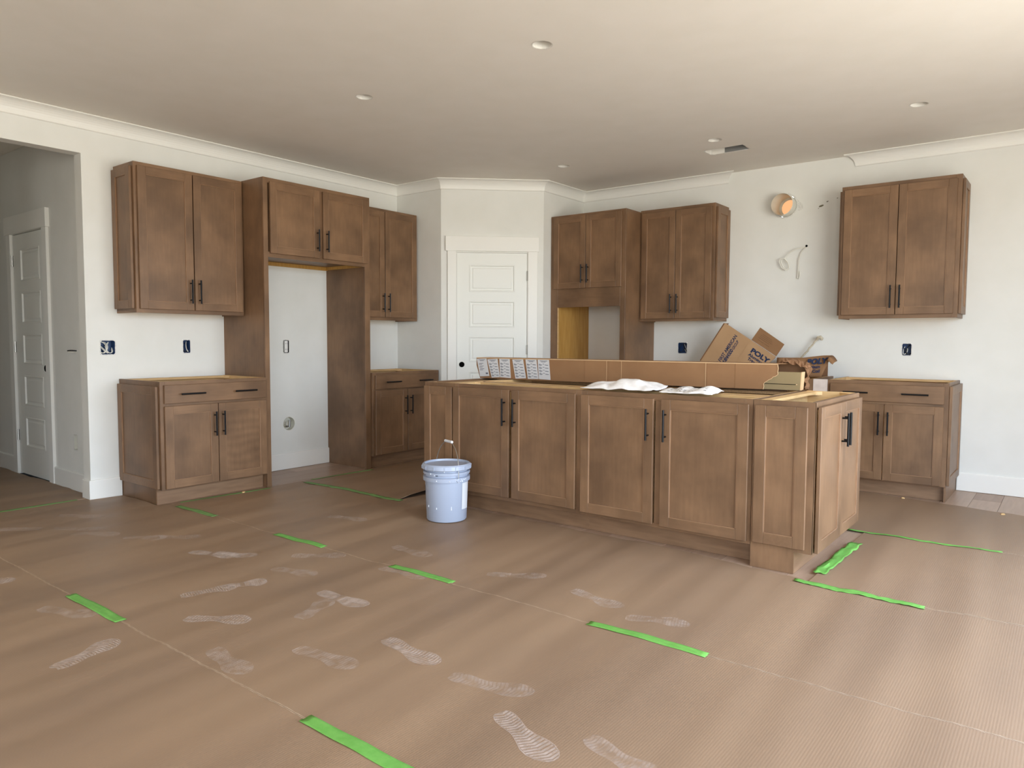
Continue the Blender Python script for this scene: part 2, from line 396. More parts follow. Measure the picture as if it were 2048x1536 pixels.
d1 = struct(panel_leaf('door_1', TD, .156, .852, .01, 2.037, [(.276, .734, a, b) for a, b in ZP], -.002, .036, M['doorp']))
def hinge(T, x, z, y, parent, w=.012):
    b = MB(); b.tube([T @ Vector((x, y, z - .047)), T @ Vector((x, y, z + .047))], .007, M['nickel'], 8)
    b.box(x - w, x + w, y + .004, y + .008, z - .045, z + .045, M['nickel'], T); b.build('hinge', parent)
for z in (.25, 1.08, 1.815): hinge(TD, .857, z, -.012, d1)
kh = MB(); kh.lathe([(.0, 0), (.027, 0), (.027, .002)], M['hole'], 24, TD @ Matrix.Translation((.204, -.0045, .931)) @ Matrix.Rotation(R(90), 4, 'X')); kh.build('knob_hole', d1, label='round black knob hole')
cs = MB()
for a, b in ((.064, .148), (.862, .957)): cs.box(a, b, -.018, 0, .0, 2.052, M['trim'], TD)
cs.box(.044, .972, -.026, 0, 2.052, 2.196, M['trim'], TD); cs.box(.148, .1545, -.006, .09, 0, 2.045, M['trim'], TD); cs.box(.8545, .862, -.006, .09, 0, 2.045, M['trim'], TD)
cs.box(.148, .862, -.006, .09, 2.039, 2.046, M['trim'], TD)
struct(cs.build('trim_3', bevel=.0015))
pl_ = MB(); pl_.box(.1, DL - .1, .101, .12, 0, 2.2, M['hole'], TD); struct(pl_.build('wall_pantry_inside'))
# hall door
TH = Matrix.Translation((0, HY, 0))
d2 = struct(panel_leaf('door_2', TH, -1.598, -.922, .012, 2.045, [(-1.44, -1.03, a, b) for a, b in ZP], .0, .036, M['doorp']))
for z in (.34, 1.10, 1.83): hinge(TH, -1.602, z, -.008, d2)
kh = MB(); kh.lathe([(.0, 0), (.026, 0), (.026, .002)], M['hole'], 20, TH @ Matrix.Translation((-.972, -.002, .93)) @ Matrix.Rotation(R(90), 4, 'X')); kh.build('knob_hole', d2, label='round black knob hole')
cs = MB(); cs.box(-1.69, -1.604, -.022, 0, 0, 2.052, M['trim'], TH); cs.box(-.916, -.83, -.022, 0, .0, 2.052, M['trim'], TH); cs.box(-1.712, -.81, -.03, 0, 2.052, 2.2, M['trim'], TH)
struct(cs.build('trim_4', bevel=.0015))
w = MB(); w.box(-1.8, -.8, HY + .101, HY + .13, 0, 2.2, M['hole']); struct(w.build('wall_hall_inside'))

# ------------------------------------------------------------------ cabinets
FT = .019
def handle(parent, x, z, yf, vert=True, L=.178):
    b = MB(); h = L / 2; yo = yf - .032; q = .048
    if vert:
        b.tube([(x, yo, z - h), (x, yo, z + h)], .0062, M['black'], 10)
        for s in (-1, 1): b.tube([(x, yf + .001, z + s * (h - .027)), (x, yo, z + s * (h - .027))], .0048, M['black'], 8)
    else:
        b.tube([(x - h, yo, z), (x + h, yo, z)], .0062, M['black'], 10)
        for s in (-1, 1): b.tube([(x + s * (h - .027), yf + .001, z), (x + s * (h - .027), yo, z)], .0048, M['black'], 8)
    b.build('handle', parent, smooth=True)
def shaker(parent, name, x0, x1, z0, z1, yf, T=None, sw=.057, fig=False, label=None, gap=.0):
    """a five-piece door: stiles, rails (mesh) and its recessed panel (child); yf is the plane it sits on"""
    b = MB(); y1 = yf - gap - .001; y0 = y1 - .019
    b.box(x0, x0 + sw, y0, y1, z0, z1, M['wood'], T); b.box(x1 - sw, x1, y0, y1, z0, z1, M['wood'], T)
    b.box(x0 + sw, x1 - sw, y0, y1, z0, z0 + sw, M['woodh'], T); b.box(x0 + sw, x1 - sw, y0, y1, z1 - sw, z1, M['woodh'], T)
    o = b.build(name, parent, bevel=.0018)
    p = MB(); p.box(x0 + sw - .004, x1 - sw + .004, y0 + .009, y1 - .003, z0 + sw - .004, z1 - sw + .004, M['woodf'] if fig else M['wood'], T)
    p.build('panel', o)
    e = MB(); a0, a1, c0, c1 = x0 + sw, x1 - sw, z0 + sw, z1 - sw; t = .0022; ya, yb = y0 + .0005, y0 + .0095
    e.box(a0, a0 + t, ya + .001, yb, c0, c1, M['edge'], T); e.box(a1 - t, a1, ya + .001, yb, c0, c1, M['edge'], T)
    e.box(a0, a1, ya + .001, yb, c0, c0 + t, M['edge'], T); e.box(a0, a1, ya + .001, yb, c1 - t, c1, M['edge'], T)
    e.build('inner_edge', o)  # pale strips imitate the panel edges catching light
    if label: o['label'] = label
    return o, y0
def slab(parent, x0, x1, z0, z1, yf):
    b = MB(); y1 = yf - .001; b.box(x0, x1, y1 - .019, y1, z0, z1, M['woodh']); o = b.build('drawer', parent, bevel=.002); return o, y1 - .019
def face_frame(cab, W, yf, z0, z1, bars, mulls=(), st=.038, T=None):
    b = MB(); b.box(0, st, yf, yf + FT, z0, z1, M['wood']); b.box(W - st, W, yf, yf + FT, z0, z1, M['wood'])
    for a, c2 in bars: b.box(st, W - st, yf, yf + FT, a, c2, M['woodh'])
    for a, c2, p, q in mulls: b.box(a, c2, yf, yf + FT, p, q, M['wood'])
    b.build('face_frame', cab, bevel=.0012)
def base_cab(name, label, loc, rz, W, D, fronts, kick=.076, group=None, brackets=True, kl=0, kr=0, zt=.876, rail=True):
    cab = thing(name, label, 'cabinet', loc, R(rz), group); yf = -D
    b = MB()
    b.box(0, .012, yf + FT, 0, .114, zt, M['wood']); b.box(W - .012, W, yf + FT, 0, .114, zt, M['wood'])
    b.box(.0005, .0125, yf + kick + .016, 0, .0005, .114, M['wood']); b.box(W - .0125, W - .0005, yf + kick + .016, 0, .0005, .114, M['wood']); b.box(.013, W - .013, yf + kick + .05, -.002, .0005, .113, M['dark']); b.box(.012, W - .012, -.012, 0, .114, zt - .002, M['wood'])
    b.build('carcass', cab)
    i = MB(); i.box(.012, .018, yf + FT, -.012, .13, zt + .0005, M['ply']); i.box(W - .018, W - .012, yf + FT, -.012, .13, zt + .0005, M['ply'])
    i.box(.017, W - .017, -.018, -.012, .13, zt - .004, M['ply']); i.box(.012, W - .012, yf + FT, -.012, .114, .13, M['ply']); i.build('interior', cab)
    if rail:
        r_ = MB(); r_.box(.018, W - .018, yf + FT, yf + FT + .05, zt - .03, zt - .012, M['chip']); r_.build('top_rail', cab); r_ = MB(); r_.box(.018, W - .018, -.075, -.0185, zt - .018, zt - .002, M['ply']); r_.build('back_rail', cab)
    if brackets:
        for (cx, cy, sx, sy) in ((.018, yf + FT, 1, 1), (W - .018, yf + FT, -1, 1), (.018, -.018, 1, -1), (W - .018, -.018, -1, -1)):
            k = MB(); s_ = .085; v = [(cx, cy), (cx + sx * s_, cy), (cx, cy + sy * s_)]
            k.add([(a, c2, zt - .024) for a, c2 in v] + [(a, c2, zt - .003) for a, c2 in v], [(0, 1, 2), (3, 5, 4), (0, 3, 4, 1), (1, 4, 5, 2), (2, 5, 3, 0)], M['ply']); k.build('corner_bracket', cab)
    k = MB(); k.box(kl, W - kr, yf + kick, yf + kick + .016, .001, .116, M['dark']); k.build('toe_kick', cab)
    bars = [(zt - .038, zt), (.114, .14)]; mulls = []
    for f in fronts:
        if f[0] == 'drawer': bars.append((f[3] - .03, f[3] + .012))
        if f[0] == 'mull': mulls.append((f[1], f[2], .14, zt - .038))
    face_frame(cab, W, yf, .114, zt, bars, mulls)
    put_fronts(cab, fronts, yf)
    return cab
def put_fronts(cab, fronts, yf, gap=0.0, upper=False):
    for f in fronts:
        if f[0] == 'door':
            _, x0, x1, z0, z1, side = f[:6]; fig = len(f) > 6 and f[6] == 'fig'; g = f[7] if len(f) > 7 else gap
            o, y0 = shaker(cab, 'door', x0, x1, z0, z1, yf, fig=fig, gap=g)
            if side:
                x = x1 - .030 if side > 0 else x0 + .030
                hz = (z0 + .05 + .089) if abs(side) == 2 else (z1 - .057 - .089)
                handle(o, x, hz, y0)
        elif f[0] == 'drawer':
            _, x0, x1, z0, z1 = f; o, y0 = slab(cab, x0, x1, z0, z1, yf); w_ = x1 - x0
            if w_ > .6:
                for t in (.245, .765): handle(o, x0 + w_ * t, (z0 + z1) / 2, y0, False)
            else: handle(o, (x0 + x1) / 2, (z0 + z1) / 2, y0, False)
def end_panel(cab, W, left, D, z0, z1, full_depth=None, label='framed end panel on the cabinet side'):
    """a shaker panel fixed to the cabinet side; left = at local x 0"""
    if left: T = Matrix.Rotation(R(-90), 4, 'Z')                     # local panel x -> cabinet -y ; outward = -x
    else: T = Matrix.Translation((W, 0, 0)) @ Matrix.Rotation(R(90), 4, 'Z')
    if left: x0, x1 = .008, D - .024
    else: x0, x1 = -(D - .024), -.008
    shaker(cab, 'end_panel', x0, x1, z0, z1, 0, T, label=label)

# base cabinet left of the fridge space
W1 = .8454
b1 = base_cab('base_cabinet', 'two-door base cabinet without countertop beside the hall opening', (0, -4.2327, 0), 90, W1, .61,
     [('drawer', .025, W1 - .022, .722, .852), ('door', .025, .4195, .122, .703, 1), ('door', .4255, W1 - .022, .122, .703, -1, 'fig')], brackets=True)
end_panel(b1, W1, True, .61, .122, .842)
# base cabinet between fridge space and pantry
W2 = .857
b2 = base_cab('base_cabinet', 'two-door base cabinet between the fridge surround and the pantry wall', (0, -2.306, 0), 90, W2, .61,
     [('drawer', .022, W2 - .03, .724, .852), ('door', .022, .415, .125, .712, 1), ('door', .4225, W2 - .03, .125, .712, -1)])
# right wall
W5 = .8322
b5 = base_cab('base_cabinet', 'two-door base cabinet under the wall cabinet near the bare wall end', (4.0614, 0, 0), 0, W5, .61,
     [('drawer', .022, .805, .722, .852), ('door', .022, .4105, .122, .703, 1), ('door', .4155, .805, .122, .703, -1)], kr=.0)
end_panel(b5, W5, False, .61, .122, .852)
s_ = MB(); s_.box(W5 - .012, W5 + .001, -.585, -.001, .001, .114, M['wood']); s_.build('side_skirt', b5)
W6 = .75
b6 = base_cab('base_cabinet', 'base cabinet against the wall beside the oven cabinet, mostly behind the island', (2.2276, 0, 0), 0, W6, .61,
     [('drawer', .022, W6 - .022, .722, .852), ('door', .022, .372, .122, .703, 1), ('door', .378, W6 - .022, .122, .703, -1)])
W7 = .966
b7 = base_cab('cooktop_cabinet', 'open base cabinet under the duct hole with cardboard dumped in it', (2.984, 0, 0), 0, W7, .61,
     [('door', .022, .48, .122, .703, 1), ('door', .486, W7 - .022, .122, .703, -1)], brackets=False, rail=False)
s_ = MB(); s_.box(W7 + .001, W7 + .109, -.612, -.590, .115, .876, M['pale']); s_.build('filler_board', b7, label='pale unfinished filler board')

# island
IY, IB = -2.9674, -2.0639
IX0, IX1 = 1.9248, 4.6094
g = 'row of island cabinets facing the bucket'
WI = (4.3005 - 2.209) / 2
ia = base_cab('island_cabinet', 'island cabinet with two doors directly behind the bucket', (2.209, -2.664, 0), 0, WI, .3034,
     [('mull', .50, .555), ('door', .003, .494, .142, .853, 1), ('door', .520, 1.008, .142, .853, -1)], kick=.098)
ib = base_cab('island_cabinet', 'island cabinet with two doors below the white papers', (2.209 + WI, -2.664, 0), 0, WI, .3034,
     [('mull', .49, .545), ('door', .004, .486, .135, .850, 1), ('door', .533, 1.029, .130, .850, -1)], kick=.098)
# right end cabinet, facing the windows
ie = base_cab('island_cabinet', 'island end cabinet with two doors facing the bright side and side panel', (4.3035, IY, 0), 90, IB - IY, .3059,
     [('mull', .432, .47), ('door', .022, .447, .118, .852, 1, '', .006), ('door', .455, .880, .118, .852, -1, '', .003)], kick=.085)
shaker(ie, 'end_panel', .013, .274, .135, .850, 0, Matrix.Rotation(R(-90), 4, 'Z') @ Matrix.Translation((0, 0, 0)), label='narrow framed side panel')
s_ = MB(); s_.box(-.001, .014, -.221, -.0, .001, .1145, M['wood']); s_.box(-.0015, .012, -.3059, 0, .1145, .876, M['wood']); s_.build('side_skirt', ie)
il = base_cab('island_cabinet', 'island end cabinet facing the fridge space with a narrow side panel', (2.2085, IB, 0), -90, IB - IY, .2837,
     [('mull', .432, .47), ('door', .022, .447, .118, .852, 1), ('door', .455, .880, .118, .852, -1)], kick=.085)
WL = IB - IY
TL = Matrix.Translation((WL, 0, 0)) @ Matrix.Rotation(R(90), 4, 'Z')
shaker(il, 'end_panel', -.275, -.008, .135, .850, 0, TL, label='narrow framed side panel')
s_ = MB(); s_.box(WL - .012, WL + .001, -.199, 0, .001, .1145, M['wood']); s_.build('side_skirt', il)
st_ = MB(); st_.box(WL * .55, WL * .55 + .13, -.279, -.262, .8765, .8775, M['label']); st_.build('sticker', il, label='small white sticker on the top rail')
# rear row of the island faces the cooktop wall
for i, lab in enumerate(('rear island cabinet facing the cooktop wall, under the torn end of the long carton', 'rear island cabinet facing the cooktop wall, under the labelled end of the long carton')):
    base_cab('island_cabinet', lab, (4.3005 - i * WI, -2.6605, 0), 180, WI, .5945,
         [('drawer', .022, WI - .022, .722, .852), ('door', .022, .515, .122, .703, 1), ('door', .525, WI - .022, .122, .703, -1)])

def upper_cab(name, label, loc, rz, W, D, z0, z1, fronts, sides=''):
    cab = thing(name, label, 'cabinet', loc, R(rz)); yf = -D
    b = MB(); b.box(0, W, yf + FT, -.001, z0 + .014, z1 - .001, M['wood']); b.box(.012, W - .012, yf + FT, -.001, z0 + .010, z0 + .0145, M['ply']); b.build('carcass', cab)
    s = MB(); s.box(0, .012, yf + FT, -.001, z0, z0 + .0135, M['wood']); s.build('bottom_lip', cab); s = MB(); s.box(W - .012, W, yf + FT, -.001, z0, z0 + .0135, M['wood']); s.build('bottom_lip', cab)
    face_frame(cab, W, yf, z0, z1, [(z1 - .038, z1), (z0, z0 + .038)])
    put_fronts(cab, fronts, yf)
    if 'l' in sides: end_panel(cab, W, True, D, z0 + .03, z1 - .03)
    if 'r' in sides: end_panel(cab, W, False, D, z0 + .03, z1 - .03)
    return cab
UB, UT = 1.3614, 2.427
upper_cab('wall_cabinet', 'tall two-door wall cabinet above the outlets nearest the hall opening', (0, -4.2343, 0), 90, .847, .309, UB, UT,
    [('door', .020, .4225, UB + .028, UT - .027, 2), ('door', .4305, .829, UB + .028, UT - .027, -2)], 'l')
upper_cab('wall_cabinet', 'two-door wall cabinet between the fridge surround and the pantry corner', (0, -2.306, 0), 90, .859, .309, UB, UT - .004,
    [('door', .018, .412, UB + .03, UT - .03, 2), ('door', .421, .835, UB + .03, UT - .03, -2)], 'r')
upper_cab('wall_cabinet', 'two-door wall cabinet attached beside the tall oven cabinet', (2.2282, 0, 0), 0, .753, .318, UB, UT,
    [('door', .022, .3705, UB + .025, UT - .03, 2), ('door', .3755, .728, UB + .025, UT - .03, -2)], 'r')
upper_cab('wall_cabinet', 'two-door wall cabinet standing alone on the far side of the duct hole', (4.0533, 0, 0), 0, .8386, .318, UB, UT,
    [('door', .022, .415, UB + .03, UT - .03, 2), ('door', .420, .810, UB + .03, UT - .03, -2)], 'lr')

# fridge surround: two tall side panels and a bridge cabinet
fs = thing('fridge_surround', 'tall wooden fridge surround with two doors over an empty white alcove', 'cabinet', (0, -3.3844, 0), R(90))
WF = 1.0749; DF = .5897; FZ = 2.4315
for x0, x1, sa, sb in ((.001, .02, .001, .040), (WF - .022, WF - .003, WF - .060, WF - .002)):
    b = MB(); b.box(x0, x1, -DF + .02, -.001, 0.001, FZ, M['wood']); b.build('side_panel', fs)
    b = MB(); b.box(sa, sb, -DF, -DF + .0195, .001, FZ, M['wood']); b.build('front_stile', fs, bevel=.001)
b = MB(); b.box(.0205, WF - .0225, -DF + .0205, -.002, 1.85, FZ - .001, M['wood']); b.box(.0205, WF - .0225, -.020, -.002, 1.818, 1.8495, M['yellow']); b.box(.0205, .04, -DF + .0205, -.021, 1.835, 1.8495, M['ply']); b.box(WF - .042, WF - .0225, -DF + .0205, -.021, 1.822, 1.8495, M['yellow']); b.build('carcass', fs)
b = MB(); b.box(.0405, WF - .0605, -DF, -DF + FT, FZ - .04, FZ, M['woodh']); b.box(.0405, WF - .0605, -DF, -DF + FT, 1.817, 1.86, M['woodh']); b.box(.505, .57, -DF, -DF + FT, 1.86, FZ - .04, M['wood']); b.build('face_frame', fs, bevel=.001)
for x0, x1, sd in ((.052, .520, 2), (.556, 1.036, -2)):
    o, y0 = shaker(fs, 'door', x0, x1, 1.848, 2.402, -DF)
    handle(o, x1 - .03 if sd > 0 else x0 + .03, 1.991, y0)

# tall oven cabinet
oc = thing('oven_cabinet', 'tall cabinet with an empty oven opening beside the pantry door', 'cabinet', (1.3746, 0, 0)); WO = .8525; DO = .6045; OZ = 2.4155
b = MB(); b.box(.0, .016, -DO + FT, -.001, .001, OZ, M['wood']); b.build('side_panel', oc)
b = MB(); b.box(WO - .016, WO, -DO + FT, -.001, .001, OZ, M['wood']); b.build('side_panel', oc)
b = MB(); b.box(.016, WO - .016, -DO + FT, -.002, 1.545, OZ - .001, M['wood']); b.box(.016, WO - .016, -DO + FT, -.002, .78, .80, M['ply']); b.box(.016, WO - .016, -DO + .08, -.002, .001, .78, M['wood']); b.build('carcass', oc)
b = MB(); b.box(.0165, .078, -DO + FT, -.003, .80, 1.545, M['yellow']); b.build('oven_lining', oc); b = MB(); b.box(WO - .05, WO - .0165, -DO + FT, -.003, .80, 1.545, M['yellow']); b.build('oven_lining', oc)
b = MB(); b.box(0, .083, -DO, -DO + FT, .114, OZ, M['wood']); b.box(WO - .055, WO, -DO, -DO + FT, .114, OZ, M['wood']); b.box(.083, WO - .055, -DO, -DO + FT, 1.505, OZ, M['woodh']); b.box(.083, WO - .055, -DO, -DO + FT, .114, .80, M['woodh']); b.build('face_frame', oc, bevel=.0012)
e = MB(); e.box(.083, .0865, -DO - .0006, -DO + FT, .80, 1.505, M['ply']); e.build('opening_edge', oc)
for x0, x1, z0, z1, sd in ((.043, .416, 1.688, 2.396, 2), (.422, .815, 1.688, 2.396, -2), (.03, .422, .14, .74, 1), (.43, .822, .14, .74, -1)):
    o, y0 = shaker(oc, 'door', x0, x1, z0, z1, -DO)
    handle(o, x1 - .03 if sd > 0 else x0 + .03, z0 + .05 + .089 if abs(sd) == 2 else z1 - .146, y0)
k = MB(); k.box(0.001, WO - .001, -DO + .076, -DO + .0795, .001, .114, M['dark']); k.build('toe_kick', oc)

# ------------------------------------------------------------------ floor paper
def ripple(x, y):
    n = noise.noise(Vector((x * 2.6, y * .28, 1.7))) * .0085 + noise.noise(Vector((x * 7.0 + y * .5, y * .35, 6.1))) * .0060
    return max(.0015, .0075 + n)
def lerpf(pts):
    def f(x):
        for (a, p), (b, q) in zip(pts, pts[1:]):
            if x <= b: return p + (q - p) * max(0, min(1, (x - a) / (b - a) if b > a else 1))
        return pts[-1][1]
    return f
def sheet(label, x0, x1, ynear, yfar, dx=.02, ny=10, lift=None, dz=0.0, group=None):
    n = max(2, int((x1 - x0) / dx)); b = MB(); vs = []
    for i in range(n + 1):
        x = x0 + (x1 - x0) * i / n; a, c2 = ynear(x), yfar(x)
        for j in range(ny + 1):
            y = a + (c2 - a) * j / ny; z = ripple(x, y) + dz
            if lift: z += lift(x, y)
            vs.append((x, y, z))
    q = ny + 1; fs = [(i * q + j, (i + 1) * q + j, (i + 1) * q + j + 1, i * q + j + 1) for i in range(n) for j in range(ny)]
    b.add(vs, fs, M['paper'])
    loop = [i * q for i in range(n + 1)] + [n * q + j for j in range(1, q)] + [i * q + ny for i in range(n - 1, -1, -1)] + [j for j in range(ny - 1, 0, -1)]
    lv = [vs[i] for i in loop]; m_ = len(lv)
    b.add(lv + [(a, c2, max(.0004, d - (.0035 if not lift else .002))) for a, c2, d in lv], [(i, (i + 1) % m_, (i + 1) % m_ + m_, i + m_) for i in range(m_)], M['papere'])
    o = b.build('paper_sheet', smooth=True); tag(o, label, 'floor paper', group)
    for jj, sg in ((0, 1), (ny, -1)):
        if lift: continue
        e = MB(); ev = []
        for i in range(n + 1):
            x, y, z = vs[i * q + jj]; ev += [(x, y, z + .0006), (x, y + sg * (.0028 + .0014 * math.sin(i * 2.3)), z + .0006)]
        e.add(ev, [(i * 2, i * 2 + 2, i * 2 + 3, i * 2 + 1) for i in range(n)], M['papere']); e.build('cut_edge', o)
    return o
K = lambda v: (lambda x: v)
S0 = sheet('brown protective floor paper strip closest to the camera, below two green tape strips', .03, 6.72, K(-6.56), K(-5.3635))
S1 = sheet('dusty brown floor paper strip covered in footprints, running from the hall opening', -.045, 6.72, K(-5.3615), lerpf([(-.05, -4.468), (.018, -4.468), (.0181, -4.246), (.56, -4.246), (.575, -4.162), (9, -4.162)]))
S2 = sheet('brown floor paper strip under the bucket along the island front', .60, 6.72, K(-4.160), lerpf([(.6, -3.079), (1.74, -3.079), (1.76, -2.45), (1.895, -2.45), (1.915, -2.93), (3.9, -2.955), (4.60, -3.045), (4.63, -3.095), (9, -3.095)]))
SL = sheet('brown floor paper piece with a lifted dark edge beyond the bucket', .60, 1.735, K(-3.074), K(-1.62), lift=lambda x, y: .028 * max(0, (x - 1.45) / .285) ** 2 * max(0, min(1, (y + 3.07) * 5)))
S3 = sheet('brown floor paper piece edged with green tape past the island end', 4.625, 6.72, K(-3.085), K(-1.884))
S4 = sheet('brown floor paper strip in front of the wall base cabinets', 1.95, 6.72, lerpf([(1.95, -1.876), (9, -1.876)]), lerpf([(1.95, -.66), (4.3, -.585), (9, -1.30)]))
SH = sheet('dark floor paper inside the hallway', -4.1, -.055, K(-5.88), K(-4.392), dx=.06)
SX = sheet('brown floor paper strip lying under the camera', .03, 6.72, K(-7.76), K(-6.57), dx=.06)

def tape(label, p, q, wdt=.048, crumple=0.0, mat='tape', sub=22, seed=0):
    rg = random.Random(seed + 11); P = Vector(p); Q = Vector(q); t = (Q - P); L = t.length; t.normalize(); nrm = Vector((-t.y, t.x)); b = MB(); vs = []; k = 5
    for i in range(sub + 1):
        s = L * i / sub; cj = rg.uniform(-1, 1) * crumple
        for j in range(k + 1):
            o = (j / k - .5) * wdt + cj * .5
            e = (rg.uniform(-.004, .004) if i in (0, sub) else 0)
            pt = P + t * (s + e) + nrm * o; z = ripple(pt.x, pt.y) + .0018 + (rg.uniform(0, 1) * crumple * .9) + .0009 * math.sin(j * 2.1 + i * .3)
            vs.append((pt.x, pt.y, z))
    q_ = k + 1; b.add(vs, [(i * q_ + j, (i + 1) * q_ + j, (i + 1) * q_ + j + 1, i * q_ + j + 1) for i in range(sub) for j in range(k)], M[mat])
    o = b.build('tape_strip', smooth=True); m_ = o.modifiers.new('thickness', 'SOLIDIFY'); m_.thickness = .0004; m_.offset = 1
    tag(o, label, 'tape', 'green tape on the floor paper'); return o
tape('thin green tape line across the hall opening threshold', (-.055, -5.45), (-.050, -4.53), .035, mat='tapeo')
tape('faint green tape along the toe kick of the cabinet by the hall opening', (.600, -4.10), (.645, -3.40), .030, mat='tapeo', seed=1)
tape('short green tape strip just off the corner of the base cabinet by the hall', (.69, -4.165), (1.18, -4.165), .048, mat='tapeo', seed=2)
tape('short green tape strip midway between that cabinet corner and the bucket', (1.855, -4.166), (2.31, -4.162), seed=3)
tape('green tape strip on the seam directly in front of the bucket', (2.86, -4.158), (3.275, -4.146), seed=4)
tape('green tape strip on the seam in the lower middle of the floor', (4.055, -4.162), (4.57, -4.160), seed=5)
tape('green tape strip on the seam at the left among the footprints', (2.04, -5.365), (2.535, -5.362), seed=6)
tape('green tape strip at the bottom edge of the photo', (3.775, -5.362), (4.33, -5.362), seed=7)
tape('long green tape strip from the fridge space toward the bucket', (.665, -3.080), (1.775, -3.066), .05, .004, seed=8, mat='tapeo', sub=40)
tape('long wrinkled green tape strip running off from the island corner', (4.565, -3.088), (5.128, -3.100), .05, .005, seed=9, sub=30)
tape('crumpled green tape bunched beside the island end cabinet', (4.632, -2.91), (4.650, -2.20), (.062), .010, seed=10, sub=16)
tape('thin pale green tape line behind the island end toward the wall', (4.53, -1.892), (5.33, -1.872), .030, .003, seed=11, sub=30)
tape('faint green tape at the edge of the bare floor in front of the fridge alcove', (.612, -2.98), (.640, -2.34), .030, mat='tapeo', seed=12)

# dusty shoe prints, flat marks on the paper
def footprint(p, q, parent, strong, kind, wid=.102):
    P = Vector(p); Q = Vector(q); t = Q - P; L = t.length; t.normalize(); nrm = Vector((-t.y, t.x)); b = MB()
    def hw(u):
        return wid / 2 * (lerpf([(0, .42), (.04, .62), (.12, .74), (.25, .70), (.42, .56), (.55, .70), (.70, .98), (.80, 1.0), (.90, .82), (.97, .52), (1, .25)])(u))
    def V(u, s): pt = P + t * (L * u) + nrm * (s * hw(u) + .008 * math.sin(u * PI) * (1 if kind % 2 else -1)); return (pt.x, pt.y, ripple(pt.x, pt.y) + .0011)
    N = 22
    for i in range(N):
        u0 = i / N; u1 = (i + (.62 if kind < 2 else .8)) / N
        if kind == 2 and .38 < u0 < .5: continue
        if kind == 1:
            for s0, s1 in ((-.92, -.35), (-.25, .28), (.38, .92)): b.add([V(u0, s0), V(u1, s0), V(u1, s1), V(u0, s1)], [(0, 1, 2, 3)], M[strong])
        else:
            k = .12 if kind == 0 else 0
            b.add([V(u0, -.9), V(u1, -.9), V(min(1, u1 + k * .3), 0), V(min(1, u0 + k * .3), 0)], [(0, 1, 2, 3)], M[strong]); b.add([V(min(1, u0 + k * .3), 0), V(min(1, u1 + k * .3), 0), V(u1, .9), V(u0, .9)], [(0, 1, 2, 3)], M[strong])
    for i in range(30):
        u0, u1 = i / 30, (i + 1) / 30
        for s in (-1, 1): b.add([V(u0, s), V(u1, s), V(u1, s * .93), V(u0, s * .93)], [(0, 1, 2, 3)], M[strong])
    for i in range(16):
        u0, u1 = i / 16, (i + 1) / 16
        f2 = [(v[0], v[1], v[2] - .0004) for v in (V(u0, -.96), V(u1, -.96), V(u1, .96), V(u0, .96))]; b.add(f2, [(0, 1, 2, 3)], M['dust2'])
    b.build('footprint', parent)
FP = [((2.788, -5.706), (2.697, -5.448), S0, 1, 0), ((2.44, -5.06), (2.52, -4.83), S1, 1, 1), ((2.47, -4.88), (2.556, -4.69), S1, 1, 2), ((2.70, -5.175), (2.95, -5.03), S1, 1, 1),
      ((2.89, -4.63), (3.195, -4.612), S1, 1, 2), ((3.085, -4.89), (2.995, -4.66), S1, 0, 0), ((3.52, -4.80), (3.835, -4.833), S1, 1, 0), ((3.32, -5.07), (3.63, -5.04), S1, 0, 1),
      ((3.93, -4.872), (4.235, -4.794), S1, 0, 0), ((4.225, -4.960), (4.51, -5.077), S1, 1, 0), ((1.80, -4.67), (2.10, -4.55), S1, 1, 2), ((1.93, -4.60), (2.165, -4.495), S1, 1, 0), ((2.11, -5.51), (2.39, -5.40), S0, 0, 2),
      ((1.40, -5.62), (1.61, -5.45), S0, 1, 0), ((.47, -5.17), (.64, -4.99), S1, 0, 1), ((.70, -4.95), (.95, -4.745), S1, 0, 2), ((.36, -4.80), (.60, -4.62), S1, 0, 0), ((1.24, -4.77), (1.43, -4.62), S1, 0, 2), ((1.36, -4.66), (1.56, -4.47), S1, 0, 0),
      ((2.31, -4.375), (2.53, -4.185), S1, 0, 1), ((2.41, -4.56), (2.66, -4.475), S1, 0, 2), ((3.08, -5.27), (3.36, -5.30), S1, 0, 0), ((2.84, -4.215), (3.14, -4.19), S1, 0, 1), ((4.52, -4.915), (4.80, -4.97), S1, 0, 0),
      ((2.59, -3.89), (2.90, -3.915), S2, 0, 0), ((3.79, -3.875), (4.08, -3.92), S2, 0, 0), ((1.74, -3.695), (2.02, -3.60), S2, 0, 1), ((3.32, -3.94), (3.58, -3.79), S2, 0, 2), ((.92, -4.93), (1.15, -4.76), S1, 0, 1),
      ((4.15, -4.02), (4.4, -3.93), S2, 0, 1)]
for p, q, sh, st2, kd in FP: footprint(p, q, sh, 'dust1' if st2 else 'dust2', kd)

# ------------------------------------------------------------------ bucket
bx, by = 2.395, -3.245; bz = ripple(bx, by) + .002
bk = thing('paint_bucket', 'pale blue-grey paint bucket with lid and raised wire handle in front of the island', 'bucket', (bx, by, bz))
b = MB(); b.lathe([(.118, 0), (.126, .002), (.130, .008), (.140, .262), (.152, .262), (.1525, .288), (.137, .2905), (.137, .305), (.152, .3065), (.152, .322), (.138, .3235), (.138, .340), (.148, .344), (.148, .356)], M['bucket'], 56, cap0=True); b.build('body', bk, smooth=True)
b = MB(); b.lathe([(.158, .336), (.1615, .340), (.1585, .362), (.150, .371), (.142, .371), (.139, .358), (.128, .357), (.126, .361), (0.001, .361)], M['bucket'], 56); b.lathe([(.158, .336), (.150, .338)], M['bucket'], 56)
for k in range(14):
    a = 2 * PI * k / 14; T = Matrix.Rotation(a, 4, 'Z'); b.box(.158, .1635, -.003, .003, .338, .360, M['bucket'], T)
